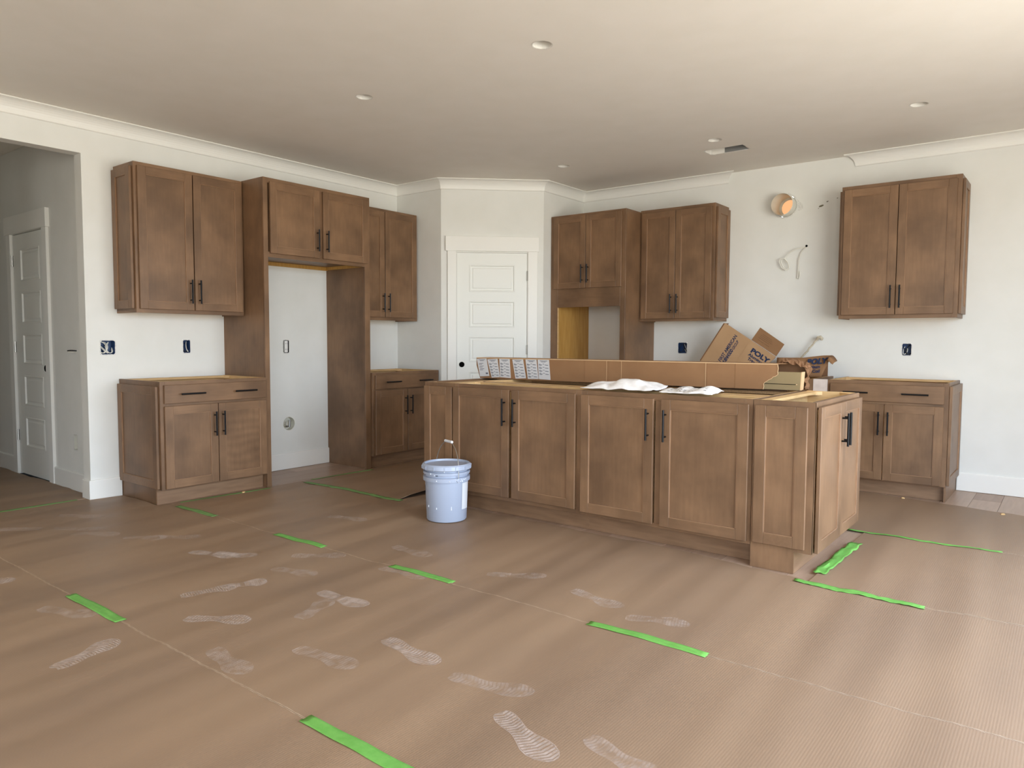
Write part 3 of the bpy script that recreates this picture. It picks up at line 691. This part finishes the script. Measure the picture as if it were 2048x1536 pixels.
b.build('lid', bk, smooth=True)
ha = R(-18)                                     # direction of the wire's ears
hd = Vector((math.cos(ha), math.sin(ha), 0)); ln = Vector((-math.sin(ha), math.cos(ha), 0))
pts = []
for k in range(25):
    a = PI * k / 24; pts.append(hd * (.156 * math.cos(a)) + ln * (.015 * math.sin(a)) + Vector((0, 0, .276 + .232 * (math.sin(a) ** .85 if a < PI else 0))))
b = MB(); b.tube(pts, .0025, M['nickel'], 6); hw_ = b.build('wire_handle', bk, smooth=True)
b = MB(); top = pts[12]; b.tube([top - hd * .045 - Vector((0, 0, .001)), top + hd * .045 - Vector((0, 0, .001))], .009, M['drip'], 12); b.build('grip', hw_, smooth=True, label='white plastic grip')
for s in (-1, 1):
    b = MB(); b.lathe([(.0, .012), (.013, .010), (.014, 0)], M['bucket'], 12, Matrix.Translation(hd * (s * .147) + Vector((0, 0, .276))) @ Matrix.Rotation(ha + (0 if s > 0 else PI), 4, 'Z') @ Matrix.Rotation(R(90), 4, 'Y')); b.build('handle_ear', bk)
b = MB(); b.lathe([(.1335 + (z / .262) * .0085, z) for z in (.08, .14, .20, .252)], M['drip'], 6, a0=R(-2), a1=R(29)); b.build('paper_label', bk, smooth=True, label='white paper label on the side')
rg = random.Random(5)
for k in range(16):
    a = R(rg.uniform(-115, 15)); z = rg.choice([.275, .277, .345, .31, .15, .1, .24, .29]) + rg.uniform(-.01, .01); r = .1295 + z / .262 * .010 if z < .262 else .153
    if rg.random() < .4: a = ha + R(rg.uniform(-14, 18)); z = .272 + rg.uniform(-.012, .012); r = .1535
    L_ = rg.uniform(.005, .03) if z < .25 else .006
    b = MB(); c_ = Vector((math.cos(a), math.sin(a), 0)); b.tube([c_ * r + Vector((0, 0, z)), c_ * (r - .0004) + Vector((0, 0, z - L_))], [.0028, .004], M['drip'], 6); b.build('paint_drip', bk)
b = MB()
for a_, z_ in ((-80, .342), (-62, .345), (-45, .343), (-70, .306)): b.box(.149, .1595, -.006, .004, z_, z_ + .003, M['hole'], Matrix.Rotation(R(a_), 4, 'Z'))
b.build('lid_notch', bk)

# ------------------------------------------------------------------ long carton on the island
lb = thing('long_carton', 'long torn brown cardboard carton lying on the island with six white labels', 'carton', (1.88, -2.365, .8795), R(4.4))
tear = [(2.296, .156), (2.300, .130), (2.297, .110), (2.299, .095), (2.285, .083), (2.270, .078), (2.262, .068), (2.245, .060), (2.236, .052), (2.222, .044), (2.214, .033), (2.217, .018), (2.213, .0)]
b = MB(); b.prism([(.048, 0), (.014, .100), (.014, .156)] + tear, [], 0, .004, M['card'], lambda u, v, d: (u, d, v)); b.build('front_side', lb)
b = MB(); pr = [(.048, 0.0), (.014, .10), (.014, .156)]
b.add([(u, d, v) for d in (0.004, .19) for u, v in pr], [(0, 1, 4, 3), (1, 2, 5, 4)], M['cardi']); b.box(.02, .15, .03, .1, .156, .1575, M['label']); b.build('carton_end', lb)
b = MB(); b.box(.05, 2.215, .004, .19, 0, .004, M['card']); b.build('bottom_side', lb)
b = MB(); b.prism([(.014, .0), (2.296, 0), (2.30, .04), (2.27, .07), (2.31, .11), (2.33, .15), (2.32, .186), (.014, .186)], [], .156, .1595, M['card'], lambda u, v, d: (u, v + .001, d)); b.build('top_side', lb)
e = MB(); e.box(.014, 2.296, -.0012, .0008, .1545, .160, M['carde']); e.build('lit_top_edge', lb, label='top edge painted pale for the lit carton top')  # pale strip paints the light on the carton top
te = MB(); te.tube([(u + .001, -.0008, v) for u, v in tear], .0022, M['carde'], 5); te.build('torn_edge', lb)
back = [(.014, 0), (2.42, 0), (2.435, .03), (2.43, .07), (2.452, .10), (2.462, .128), (2.440, .163), (2.380, .180), (2.30, .190), (2.25, .156), (.014, .156)]
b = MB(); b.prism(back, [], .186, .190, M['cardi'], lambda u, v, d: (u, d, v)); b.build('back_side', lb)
b = MB(); rg = random.Random(9); fl_ = []
for i in range(13):
    u = 2.285 + .155 * i / 12; z = .190 - .03 * (i / 12) ** 2 + rg.uniform(-.004, .004)
    fl_ += [(u, .188, z), (u + .004, .150 + rg.uniform(-.01, .01), z - .006 + rg.uniform(-.006, .004)), (u + .006, .118 + rg.uniform(-.012, .012), z - .024 + rg.uniform(-.01, .01))]
b.add(fl_, [(i * 3 + j, (i + 1) * 3 + j, (i + 1) * 3 + j + 1, i * 3 + j + 1) for i in range(12) for j in range(2)], M['cardi']); o = b.build('torn_flap', lb); m_ = o.modifiers.new('thickness', 'SOLIDIFY'); m_.thickness = .003
b = MB(); fl_ = []
for i in range(12):
    z = .150 * (1 - i / 11.0); fl_ += [(2.440 + rg.uniform(-.008, .008), .186, z), (2.448 + rg.uniform(-.01, .012), .15, z + .003), (2.438 + rg.uniform(-.014, .014), .118 + rg.uniform(-.02, .02), z)]
b.add(fl_, [(i * 3 + j, (i + 1) * 3 + j, (i + 1) * 3 + j + 1, i * 3 + j + 1) for i in range(11) for j in range(2)], M['cardi']); o = b.build('torn_flap', lb); m_ = o.modifiers.new('thickness', 'SOLIDIFY'); m_.thickness = .003
# creases of the front side
cz = MB()
for u, w_ in ((1.139, .004), (1.162, .003), (1.252, .004), (1.846, .006), (1.858, .003), (.62 + .35, .002), (2.04, .002)): cz.box(u, u + w_, -.0016, .0002, .001, .154, M['cardl'] if w_ > .0035 else M['card'])
cz.build('crease', lb)
b = MB(); b.prism([(2.20, .001), (2.428, .001), (2.434, .111), (2.20, .111)], [], .010, .0135, M['cardolive'], lambda u, v, d: (u, d, v)); b.build('inner_liner', lb, label='olive brown cardboard liner')
b = MB(); b.box(2.215, 2.405, .0075, .010, .0345, .0375, M['hole']); b.box(2.405, 2.412, .0065, .010, .0335, .0385, M['carde']); b.build('liner_slot', lb)
b = MB(); b.add([(2.428, .0098, .001), (2.4335, .0098, .112), (2.4385, .0098, .113), (2.4335, .0098, .001), (2.430, .10, .001), (2.437, .10, .111)], [(0, 1, 2, 3), (3, 2, 5, 4)], M['carde']); b.build('liner_edge', lb)
LAB = [[(.018, .149), (.110, .153), (.138, .018), (.050, .012)], [(.119, .147), (.214, .153), (.237, .012), (.161, .006)], [(.232, .153), (.327, .153), (.338, .008), (.240, .012)],
       [(.351, .150), (.448, .153), (.475, .011), (.381, .006)], [(.470, .152), (.566, .153), (.585, .009), (.492, .007)], [(.577, .153), (.674, .153), (.688, .006), (.589, .009)]]
for li, qd in enumerate(LAB):
    bl = lambda s, t: tuple((1 - t) * ((1 - s) * qd[0][k] + s * qd[1][k]) + t * ((1 - s) * qd[3][k] + s * qd[2][k]) for k in (0, 1))
    b = MB(); b.prism([qd[0], qd[3], qd[2], qd[1]], [], -.0022, -.0002, M['label'], lambda u, v, d: (u, d, v)); lo = b.build('shipping_label', lb)
    pr_ = MB(); rg = random.Random(li)
    def bar(s0, s1, t0, t1, sk=0):
        q = [bl(s0, t0), bl(s1, t0 + sk), bl(s1, t1 + sk), bl(s0, t1)]; pr_.add([(u, -.0026, v) for u, v in q], [(0, 1, 2, 3)], M['ink2'])
    bar(.18, .85, .05, .075); bar(.3, .7, .10, .125)
    rows = 3 if li == 0 else 5 if li < 5 else 4
    for r_ in range(rows):
        t = .20 + r_ * .155 + (.0 if li else .05)
        if li == 0: bar(.15, .6, t, t + .025); bar(.12, .45, t + .06, t + .085)
        else: bar(.08, .36, t + .05, t + .08); bar(.10, .22, t + .015, t + .035); bar(.42, .56, t + .01, t + .035); bar(.60, .90, t + .045, t + .075, .015); bar(.10, .30, t + .095, t + .11)
    if li == 0: bar(.68, .92, .80, .88)
    pr_.build('label_print', lo)
# ------------------------------------------------------------------ printed cartons dumped in the cooktop cabinet
YC = -.28
pc = thing('open_carton', 'flattened brown carton with blue lettering leaning crooked behind the long carton', 'carton', (3.078, YC, 1.341))
ang = math.atan2(1.041 - 1.341, 3.542 - 3.078); U = Vector((math.cos(ang), 0, math.sin(ang))); Vd = Vector((math.sin(ang), 0, -math.cos(ang)))   # Vd: downwards across the panel
TW = (Vector((3.542, 0, 1.041)) - Vector((3.078, 0, 1.341))).length; FOLD = .284
P3 = lambda u, v, d: U * u + Vd * v + Vector((0, d, 0))
b = MB(); b.prism([(0, 0), (FOLD, 0), (FOLD, .43), (0, .43)], [], 0, .004, M['cardl'], P3); b.build('carton_side', pc)
b = MB(); b.prism([(FOLD, 0), (TW - .002, 0), (TW, .02), (TW - .02, .08), (TW - .02, .34), (FOLD, .40)], [], -.0035, .002, M['cardl'], P3); b.build('carton_side', pc)
b = MB(); b.prism([(-.012, .012), (-.001, .004), (-.001, .42), (-.012, .42)], [], .004, .10, M['cardi'], P3); b.build('carton_side', pc)
b = MB(); b.prism([(FOLD + .004, -.004), (TW - .002, -.004), (TW - .002, -.128), (FOLD + .008, -.136)], [], .004, .008, M['card'], P3); fo = b.build('carton_flap', pc)
fn_ = MB()
for k, (a_, c2, l_) in enumerate(((.06, -.098, .10), (.05, -.084, .12), (.05, -.070, .13), (.045, -.056, .11), (.05, -.036, .06), (.12, -.036, .05))):
    fn_.prism([(FOLD + a_, c2), (FOLD + a_ + l_, c2), (FOLD + a_ + l_, c2 - .0025), (FOLD + a_, c2 - .0025)], [], .0028, .0038, M['inkb'], P3)
fn_.build('flap_print', fo)
def onp(x, z, rot, y=YC - .0045): return Matrix.Translation((x - 3.078, y - YC, z - 1.341)) @ Matrix.Rotation(R(rot), 4, 'Y') @ Matrix.Rotation(R(90), 4, 'X')
aU = -math.degrees(ang)                                   # downhill slope of the top edge
text_mesh('| FIRST AMERICAN', .043, M['ink'], parent=pc, M4=onp(3.032, .968, aU - 90, YC - .001), sx=.86, bold=.0011)
text_mesh('WUENHODD', .043, M['ink'], parent=pc, M4=onp(3.072, .955, aU - 90, YC - .001), sx=.62, bold=.0022, shear=.2)
text_mesh('GROUP', .038, M['ink'], parent=pc, M4=onp(3.163, 1.094, aU - 90, YC - .001), sx=.7, shear=.2, bold=.0006)
text_mesh('POLY', .058, M['ink'], parent=pc, M4=onp(3.316, 1.083, aU, YC - .005), sx=1.3, bold=.0028)
text_mesh('Aluminum', .036, M['ink'], parent=pc, M4=onp(3.297, 1.052, aU, YC - .005), sx=1.15, bold=.0012)
text_mesh('Trim Coil', .036, M['ink'], parent=pc, M4=onp(3.291, 1.014, aU, YC - .005), sx=1.1, bold=.0012)
# second carton: front side with printing, curled top corner
c2_ = thing('open_carton', 'crushed open carton with a curled flap in front of the pale filler board', 'carton', (3.56, -.33, .878))
b = MB(); vs = []; n = 16; m_ = 6
for i in range(n + 1):
    s = i / n; x = .003 + .447 * s; ztop = lerpf([(0, .157), (.5, .160), (.85, .182), (1, .184)])(s)
    xr = lerpf([(0, 0), (1, 1)])(s)
    for j in range(m_ + 1):
        t = j / m_; z = .0 + (ztop - .0) * t; xx = x - (1 - t) * .075 * s
        vs.append((xx, -.012 * math.sin(PI * s) + .02 * t, z))
b.add(vs, [(i * (m_ + 1) + j, (i + 1) * (m_ + 1) + j, (i + 1) * (m_ + 1) + j + 1, i * (m_ + 1) + j + 1) for i in range(n) for j in range(m_)], M['card']); o = b.build('carton_side', c2_, smooth=True); sm = o.modifiers.new('thickness', 'SOLIDIFY'); sm.thickness = .004; sm.offset = 1
b = MB(); vs = []
for i in range(9):
    t = i / 8; a = t * 1.5
    x = .449 + .045 * t; z = .184 - .045 * t ** 1.8
    vs += [(x, .02, z), (x - .004, -.05 - .01 * t, z - .012), (x - .012, -.07 - .01 * t, z - .040 * (1 if t < .8 else .7))]
b.add(vs, [(i * 3 + j, (i + 1) * 3 + j, (i + 1) * 3 + j + 1, i * 3 + j + 1) for i in range(8) for j in range(2)], M['card']); o = b.build('carton_flap', c2_, smooth=True); sm = o.modifiers.new('thickness', 'SOLIDIFY'); sm.thickness = .004
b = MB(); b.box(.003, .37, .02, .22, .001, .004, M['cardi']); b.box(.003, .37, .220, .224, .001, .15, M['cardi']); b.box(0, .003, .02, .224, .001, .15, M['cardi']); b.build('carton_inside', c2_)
tt = Matrix.Translation((.262, -.016, .103)) @ Matrix.Rotation(R(-6), 4, 'Y') @ Matrix.Rotation(R(90), 4, 'X')
text_mesh('POLY', .062, M['ink'], parent=c2_, M4=tt, bold=.003, shear=.25, sx=1.05)
text_mesh('Aluminum', .036, M['ink'], parent=c2_, M4=Matrix.Translation((.240, -.0175, .068)) @ Matrix.Rotation(R(-4), 4, 'Y') @ Matrix.Rotation(R(90), 4, 'X'), bold=.0012, shear=.25, sx=.86)
text_mesh('Coil', .036, M['ink'], parent=c2_, M4=Matrix.Translation((.305, -.016, .036)) @ Matrix.Rotation(R(-4), 4, 'Y') @ Matrix.Rotation(R(90), 4, 'X'), bold=.0012, shear=.25, sx=1)

# ------------------------------------------------------------------ papers on the island top
def crumpled(name, label, quad, z0, h, seed, nx=26, ny=12, roll=0.0):
    b = MB(); vs = []
    for i in range(nx + 1):
        for j in range(ny + 1):
            s, t = i / nx, j / ny
            x = (1 - t) * ((1 - s) * quad[0][0] + s * quad[1][0]) + t * ((1 - s) * quad[3][0] + s * quad[2][0]); y = (1 - t) * ((1 - s) * quad[0][1] + s * quad[1][1]) + t * ((1 - s) * quad[3][1] + s * quad[2][1])
            n1 = noise.noise(Vector((s * 3.2, t * 2.2, seed))) ; n2 = noise.noise(Vector((s * 8, t * 5, seed + 4)))
            e = min(s, 1 - s, t, 1 - t)
            z = z0 + h * (.45 + .9 * n1 + .25 * n2) * min(1, .35 + e * 5)
            vs.append((x + .012 * n2, y + .014 * noise.noise(Vector((s * 6, seed, t * 6))), max(z0, z)))
    q = ny + 1; b.add(vs, [(i * q + j, (i + 1) * q + j, (i + 1) * q + j + 1, i * q + j + 1) for i in range(nx) for j in range(ny)], M['cloth'])
    o = b.build(name, smooth=True); sm = o.modifiers.new('thickness', 'SOLIDIFY'); sm.thickness = .003; sm.offset = 1
    tag(o, label, 'paper'); return o, vs, q
crumpled('crumpled_paper', 'plain crumpled white paper on the open island top beside the printed sheets', [(3.24, -2.962), (3.72, -2.968), (3.60, -2.50), (3.10, -2.52)], .880, .055, 2.3)
o, vs, q = crumpled('printed_paper', 'white printed paper sheets folded over the island edge', [(3.745, -2.93), (4.07, -2.94), (3.99, -2.58), (3.64, -2.58)], .880, .034, 8.1)
b = MB(); rg = random.Random(4)
for i in range(3, 23, 2):
    for j in range(1, 11):
        if rg.random() < .35: continue
        a, c2, d_, e_ = vs[i * q + j], vs[(i + 1) * q + j], vs[(i + 1) * q + j + 1], vs[i * q + j + 1]
        f = lambda p, r_, t: (p[0] + (r_[0] - p[0]) * t, p[1] + (r_[1] - p[1]) * t, p[2] + (r_[2] - p[2]) * t + .0038)
        b.add([f(a, e_, .3), f(c2, d_, .3), f(c2, d_, .55), f(a, e_, .55)], [(0, 1, 2, 3)], M['ink2'])
pr_o = b.build('print', o)

# ------------------------------------------------------------------ wall services
def elbox(label, T, w_, h_, kind, group='open electrical boxes'):
    """T: local x right, -y to the room; centre at the origin"""
    r0 = thing('outlet_box', label, 'electrical box', T.to_translation(), T.to_euler().z)
    b = MB(); mt = M['blue'] if kind in ('blue', 'triple', 'dark') else M['duct']
    hx, hz = w_ / 2 - .001, h_ / 2 - .001
    for a in ((-hx, -hx + .003, .002, .06, -hz, hz), (hx - .003, hx, .002, .06, -hz, hz), (-hx, hx, .002, .06, -hz, -hz + .003), (-hx, hx, .002, .06, hz - .003, hz), (-hx, hx, .057, .06, -hz, hz)): b.box(*a, mt if kind != 'device' else M['hole'])
    b.build('box', r0)
    rg = random.Random(hash(label) % 1000 if False else len(label)); ring = MB(); n = 28; vi = []; vo = []
    for k in range(n):
        a = 2 * PI * k / n; cx, cz = math.cos(a), math.sin(a); m2 = max(abs(cx), abs(cz)); ex, ez = cx / m2 * (w_ / 2), cz / m2 * (h_ / 2)
        vi.append((ex * (1 - rg.uniform(0, .08)), -.0015, ez * (1 - rg.uniform(0, .06)))); vo.append((ex * 1.0 + cx * rg.uniform(.002, .007), -.0008, ez + cz * rg.uniform(.002, .007)))
    ring.add(vi + vo, [(k, (k + 1) % n, n + (k + 1) % n, n + k) for k in range(n)], M['plaster']); ring.build('plaster_rim', r0)
    if kind in ('triple', 'blue', 'dark', 'hall'):
        cnt = {'triple': 6, 'blue': 2, 'dark': 3, 'hall': 2}[kind]
        for k in range(cnt):
            pts = []; ph = rg.uniform(0, 6); cx = (rg.uniform(-.6, .6)) * hx; mt2 = M['wire'] if kind in ('triple', 'hall') or k == 0 else M['wirek']
            for i in range(14):
                t = i / 13; pts.append((cx + hx * .5 * math.sin(t * 5 + ph), .045 - .035 * math.sin(t * PI), hz * .8 * math.cos(t * 4 + ph * 1.3)))
            pts = [(max(-hx + .006, min(hx - .006, p[0])), p[1], p[2]) for p in pts]
            wv = MB(); wv.tube(pts, .003, mt2, 6); wv.build('wire', r0, smooth=True)
    if kind == 'device':
        dv = MB(); dv.box(-.017, .017, -.004, .03, -.052, .052, M['trim']); d_ = dv.build('receptacle', r0, bevel=.002)
        sl_ = MB()
        for cz in (-.026, .026):
            for sx in (-.007, .007): sl_.box(sx - .0012, sx + .0012, -.0046, -.0038, cz - .005, cz + .006, M['hole'])
        sl_.build('slot', d_)
    return r0
TLW = lambda y, z: Matrix.Translation((0, y, z)) @ Matrix.Rotation(R(90), 4, 'Z')
TRW = lambda x, z: Matrix.Translation((x, 0, z))
elbox('wide open electrical box stuffed with white wires nearest the hall opening', TLW(-4.3055, 1.1095), .105, .105, 'triple')
elbox('dark blue open electrical box under the tall wall cabinet near the hall', TLW(-3.7075, 1.114), .061, .104, 'blue')
elbox('white receptacle without a cover plate inside the fridge alcove', TLW(-2.7845, 1.1095), .061, .117, 'device')
elbox('dark open electrical box just right of the oven cabinet, behind the cartons', TRW(2.540, 1.106), .096, .108, 'dark')
elbox('open electrical box with ragged plaster under the stand-alone wall cabinet', TRW(4.510, 1.1135), .070, .099, 'dark')
elbox('small open electrical box low on the hallway wall', Matrix.Translation((-.44, HY, .3755)), .070, .117, 'hall')
# round plumbing box low in the alcove
r0 = thing('water_outlet_box', 'round white water supply box low on the fridge alcove wall', 'plumbing box', (0, -2.765, .412), R(90))
TR = Matrix.Rotation(R(90), 4, 'X')            # lathe axis z -> -y (to the room)
b = MB(); b.lathe([(.0, -.055), (.058, -.055), (.0585, .001), (.062, .002), (.062, -.001)], M['duct'], 28, TR); b.build('box', r0, smooth=True)
b = MB(); b.tube([(-.012, .05, -.02), (-.012, .012, -.02), (-.012, .012, .018)], .007, M['duct'], 8); b.box(-.022, -.004, .004, .02, -.034, -.018, M['nickel']); b.build('valve', r0)
b = MB(); b.tube([(.016, .05, -.03), (.016, .014, -.028), (.018, .012, .03)], .009, M['tin'], 8); b.build('supply_pipe', r0)
# hall wall wires
t0 = thing('wire_stub', 'short bare wires poking out of the hallway wall', 'wire', (-.37, HY, 1.08)); b = MB(); b.tube([(0, 0, 0), (-.02, -.03, .004), (-.05, -.045, .001)], .005, M['wirek'], 6); b.tube([(0, 0, -.006), (-.02, -.025, -.01), (-.045, -.04, -.007)], .0035, M['wire'], 6); b.build('wire', t0)
# vent duct collar
vd = thing('vent_duct', 'round white vent duct collar sticking out of the wall above the hanging wires', 'duct', (DUCT[0], 0, DUCT[1]), R(0))
vd.rotation_euler = (0, 0, R(0))
b = MB(); pf = []
for k in range(7): z = -.10 + .03 * k; pf += [(.094, z), (.0915, z + .012), (.094, z + .024)]
b.lathe(pf + [(.096, .098)], M['duct'], 36, TR); b.lathe([(.096, .098), (.098, .097), (.0965, .0)], M['duct'], 36, TR); b.build('collar', vd, smooth=True)
b = MB(); b.lathe([(0, -.13), (.072, -.13)], M['glowcap'], 28, TR); b.lathe([(.072, -.13), (.0945, -.128), (.0945, -.10)], M['duct'], 28, TR); b.build('glow_cap', vd, label='added cap imitating the warm light inside the duct')  # added translucent disc gives the duct its warm glow
b = MB(); rg = random.Random(12); n = 36
vi = [(.0985 * math.cos(2 * PI * k / n), -.001, .0985 * math.sin(2 * PI * k / n)) for k in range(n)]; vo = [((.104 + rg.uniform(0, .016)) * math.cos(2 * PI * k / n), -.0012, (.104 + rg.uniform(0, .014)) * math.sin(2 * PI * k / n)) for k in range(n)]
b.add(vi + vo, [(k, (k + 1) % n, n + (k + 1) % n, n + k) for k in range(n)], M['plaster']); b.build('plaster_rim', vd)
pt = MB(); pt.add([(.10, -.0016, .05), (.15, -.0016, .0), (.155, -.0016, -.04), (.11, -.0016, -.06)], [(0, 1, 2, 3)], M['plaster']); pt.build('plaster_patch', vd)
# wall scuffs
for sx, sz, w_, h_ in ((3.805, 2.352, .045, .02), (3.857, 2.385, .022, .012), (3.938, 2.405, .016, .010), (3.785, 2.333, .012, .008)):
    b = MB(); rg = random.Random(int(sx * 100)); n = 9
    b.add([(sx + w_ / 2 * math.cos(2 * PI * k / n) * rg.uniform(.5, 1.1), -.0011, sz + (h_ / 2 * math.sin(2 * PI * k / n) * rg.uniform(.5, 1.1) + .3 * w_ / 2 * math.cos(2 * PI * k / n))) for k in range(n)], [tuple(range(n))], M['scuff'])
    tag(b.build('wall_scuff'), {3.805: 'largest dark scuff mark on the wall between the duct and the stand-alone wall cabinet', 3.857: 'small dark scuff mark midway between the largest scuff and the stand-alone wall cabinet', 3.938: 'tiny dark scuff mark right beside the stand-alone wall cabinet', 3.785: 'tiny dark dot just below the largest wall scuff'}[sx], 'mark', 'wall scuffs')
# hanging wires
hw2 = thing('hanging_cable', 'thin grey-white cable hanging in a coil from a small hole in the wall', 'cable', (3.693, -.012, 2.016))
rel = lambda L_: [(x - 3.693, y + .012, z - 2.016) for x, y, z in L_]
b = MB(); b.tube(rel([(3.693, .03, 2.016), (3.680, -.012, 2.005), (3.62, -.03, 1.995), (3.56, -.035, 1.965), (3.525, -.03, 1.93)] + [(3.515 + .038 * math.sin(k * .9) + .008 * math.sin(k * .37), -.03 - .004 * math.cos(k), 1.865 + .055 * math.cos(k * .9 + .5)) for k in range(0, 16)]), .0042, M['wire'], 6); b.build('coiled_wire', hw2, smooth=True)
b = MB(); b.tube(rel([(3.693, .02, 2.010), (3.685, -.015, 1.998), (3.655, -.02, 1.960), (3.637, -.02, 1.90), (3.633, -.018, 1.82), (3.628, -.016, 1.735), (3.640, -.016, 1.728), (3.648, -.016, 1.76), (3.643, -.018, 1.80)]), .0042, M['wire'], 6); b.build('loose_wire', hw2, smooth=True)
b = MB(); b.lathe([(0, .0), (.010, .0)], M['hole'], 10, Matrix.Translation((0, .0105, 0)) @ TR); b.build('wall_hole', hw2)
# stiff cable rising out of the cooktop cabinet
sc = thing('cable_stub', 'beige crumpled cable end rising at an angle in front of the wall above the cartons', 'cable', (3.66, -.06, .70))
b = MB(); L_ = []; rg = random.Random(2)
for k in range(18):
    t = k / 17; L_.append((.165 * t ** .9 + rg.uniform(-.003, .003), .0 + rg.uniform(-.003, .003), .30 + .20 * t if k else .0))
b.tube(L_, [.006 + .003 * abs(math.sin(k * 1.7)) for k in range(18)], M['rag'], 8); b.build('cable', sc, smooth=True)
b = MB(); b.tube([(.160, 0, .492), (.172, -.004, .508), (.190, -.004, .512), (.200, 0, .500), (.196, .002, .486)], [.010, .018, .017, .015, .008], M['rag'], 10); b.build('wrapped_end', sc, smooth=True)

# ceiling cans
can_lab = {0: 'empty round ceiling light hole nearest the camera', 1: 'empty round ceiling light hole above the fridge surround aisle', 2: 'empty round ceiling light hole near the stand-alone wall cabinet', 3: 'empty round ceiling light hole beside the vent opening', 4: 'empty round ceiling light hole above the pantry door corner'}
for i, (x, y) in enumerate(LIGHTS):
    t = thing('ceiling_light_hole', can_lab[i], 'ceiling light', (x, y, H), 0, 'empty recessed ceiling light cans')
    b = MB(); b.lathe([(.0515, .002), (.050, .03), (.050, .135), (.0, .135)], M['can'], 28); b.build('can', t, smooth=True)
    b = MB(); rg = random.Random(i); n = 28
    vi = [(.0505 * math.cos(2 * PI * k / n), .0505 * math.sin(2 * PI * k / n), .001) for k in range(n)]; vo = [((.0555 + rg.uniform(0, .004)) * math.cos(2 * PI * k / n), (.0555 + rg.uniform(0, .004)) * math.sin(2 * PI * k / n), -.0012) for k in range(n)]
    b.add(vi + vo, [(k, (k + 1) % n, n + (k + 1) % n, n + k) for k in range(n)], M['plaster']); b.build('plaster_rim', t)
    b = MB(); b.lathe([(0, .10), (.018, .10), (.018, .134)], M['duct'], 12); b.build('socket', t)
t = thing('ceiling_vent_opening', 'rectangular ceiling vent opening with ragged plaster edges', 'vent', (VENT[0], VENT[2], H)); VW, VD = VENT[1] - VENT[0], VENT[3] - VENT[2]
b = MB()
for a in ((-.004, 0, 0, VD, .003, .13), (VW, VW + .004, 0, VD, .003, .13), (0, VW, -.004, 0, .003, .13), (0, VW, VD, VD + .004, .003, .13), (0, VW, 0, VD, .126, .13)): b.box(*a, M['tin'])
b.build('duct_boot', t)
b = MB(); rg = random.Random(20); vi = []; vo = []; n = 44
for k in range(n):
    a = 2 * PI * k / n; cx, cy = math.cos(a), math.sin(a); m2 = max(abs(cx), abs(cy)); ex, ey = cx / m2 * VW / 2, cy / m2 * VD / 2
    vi.append((VW / 2 + ex * (1 - rg.uniform(0, .02)), VD / 2 + ey * (1 - rg.uniform(0, .05)), .001)); vo.append((VW / 2 + ex + cx * rg.uniform(.003, .012), VD / 2 + ey + cy * rg.uniform(.003, .012), -.0012))
b.add(vi + vo, [(k, (k + 1) % n, n + (k + 1) % n, n + k) for k in range(n)], M['plaster']); b.build('plaster_rim', t)
# wood crumbs
for i, (x, y) in enumerate(((4.63, -.66), (5.26, -.80), (.63, -3.62))):
    b = MB(); b.lathe([(.0, .0), (.014, .002), (.010, .009), (0, .012)], M['ply'], 6, Matrix.Translation((x, y, .006 if i != 2 else .003)) @ Matrix.Rotation(i * 1.1, 4, 'Z') @ Matrix.Scale(1.0 + .4 * i, 4, (1, 0, 0)))
    tag(b.build('wood_crumb'), ('small pale wood crumb on the paper edge by the wall base cabinet', 'small pale wood crumb on the paper edge near the bare wall', 'tiny pale crumb at the toe kick of the base cabinet by the hall')[i], 'debris')
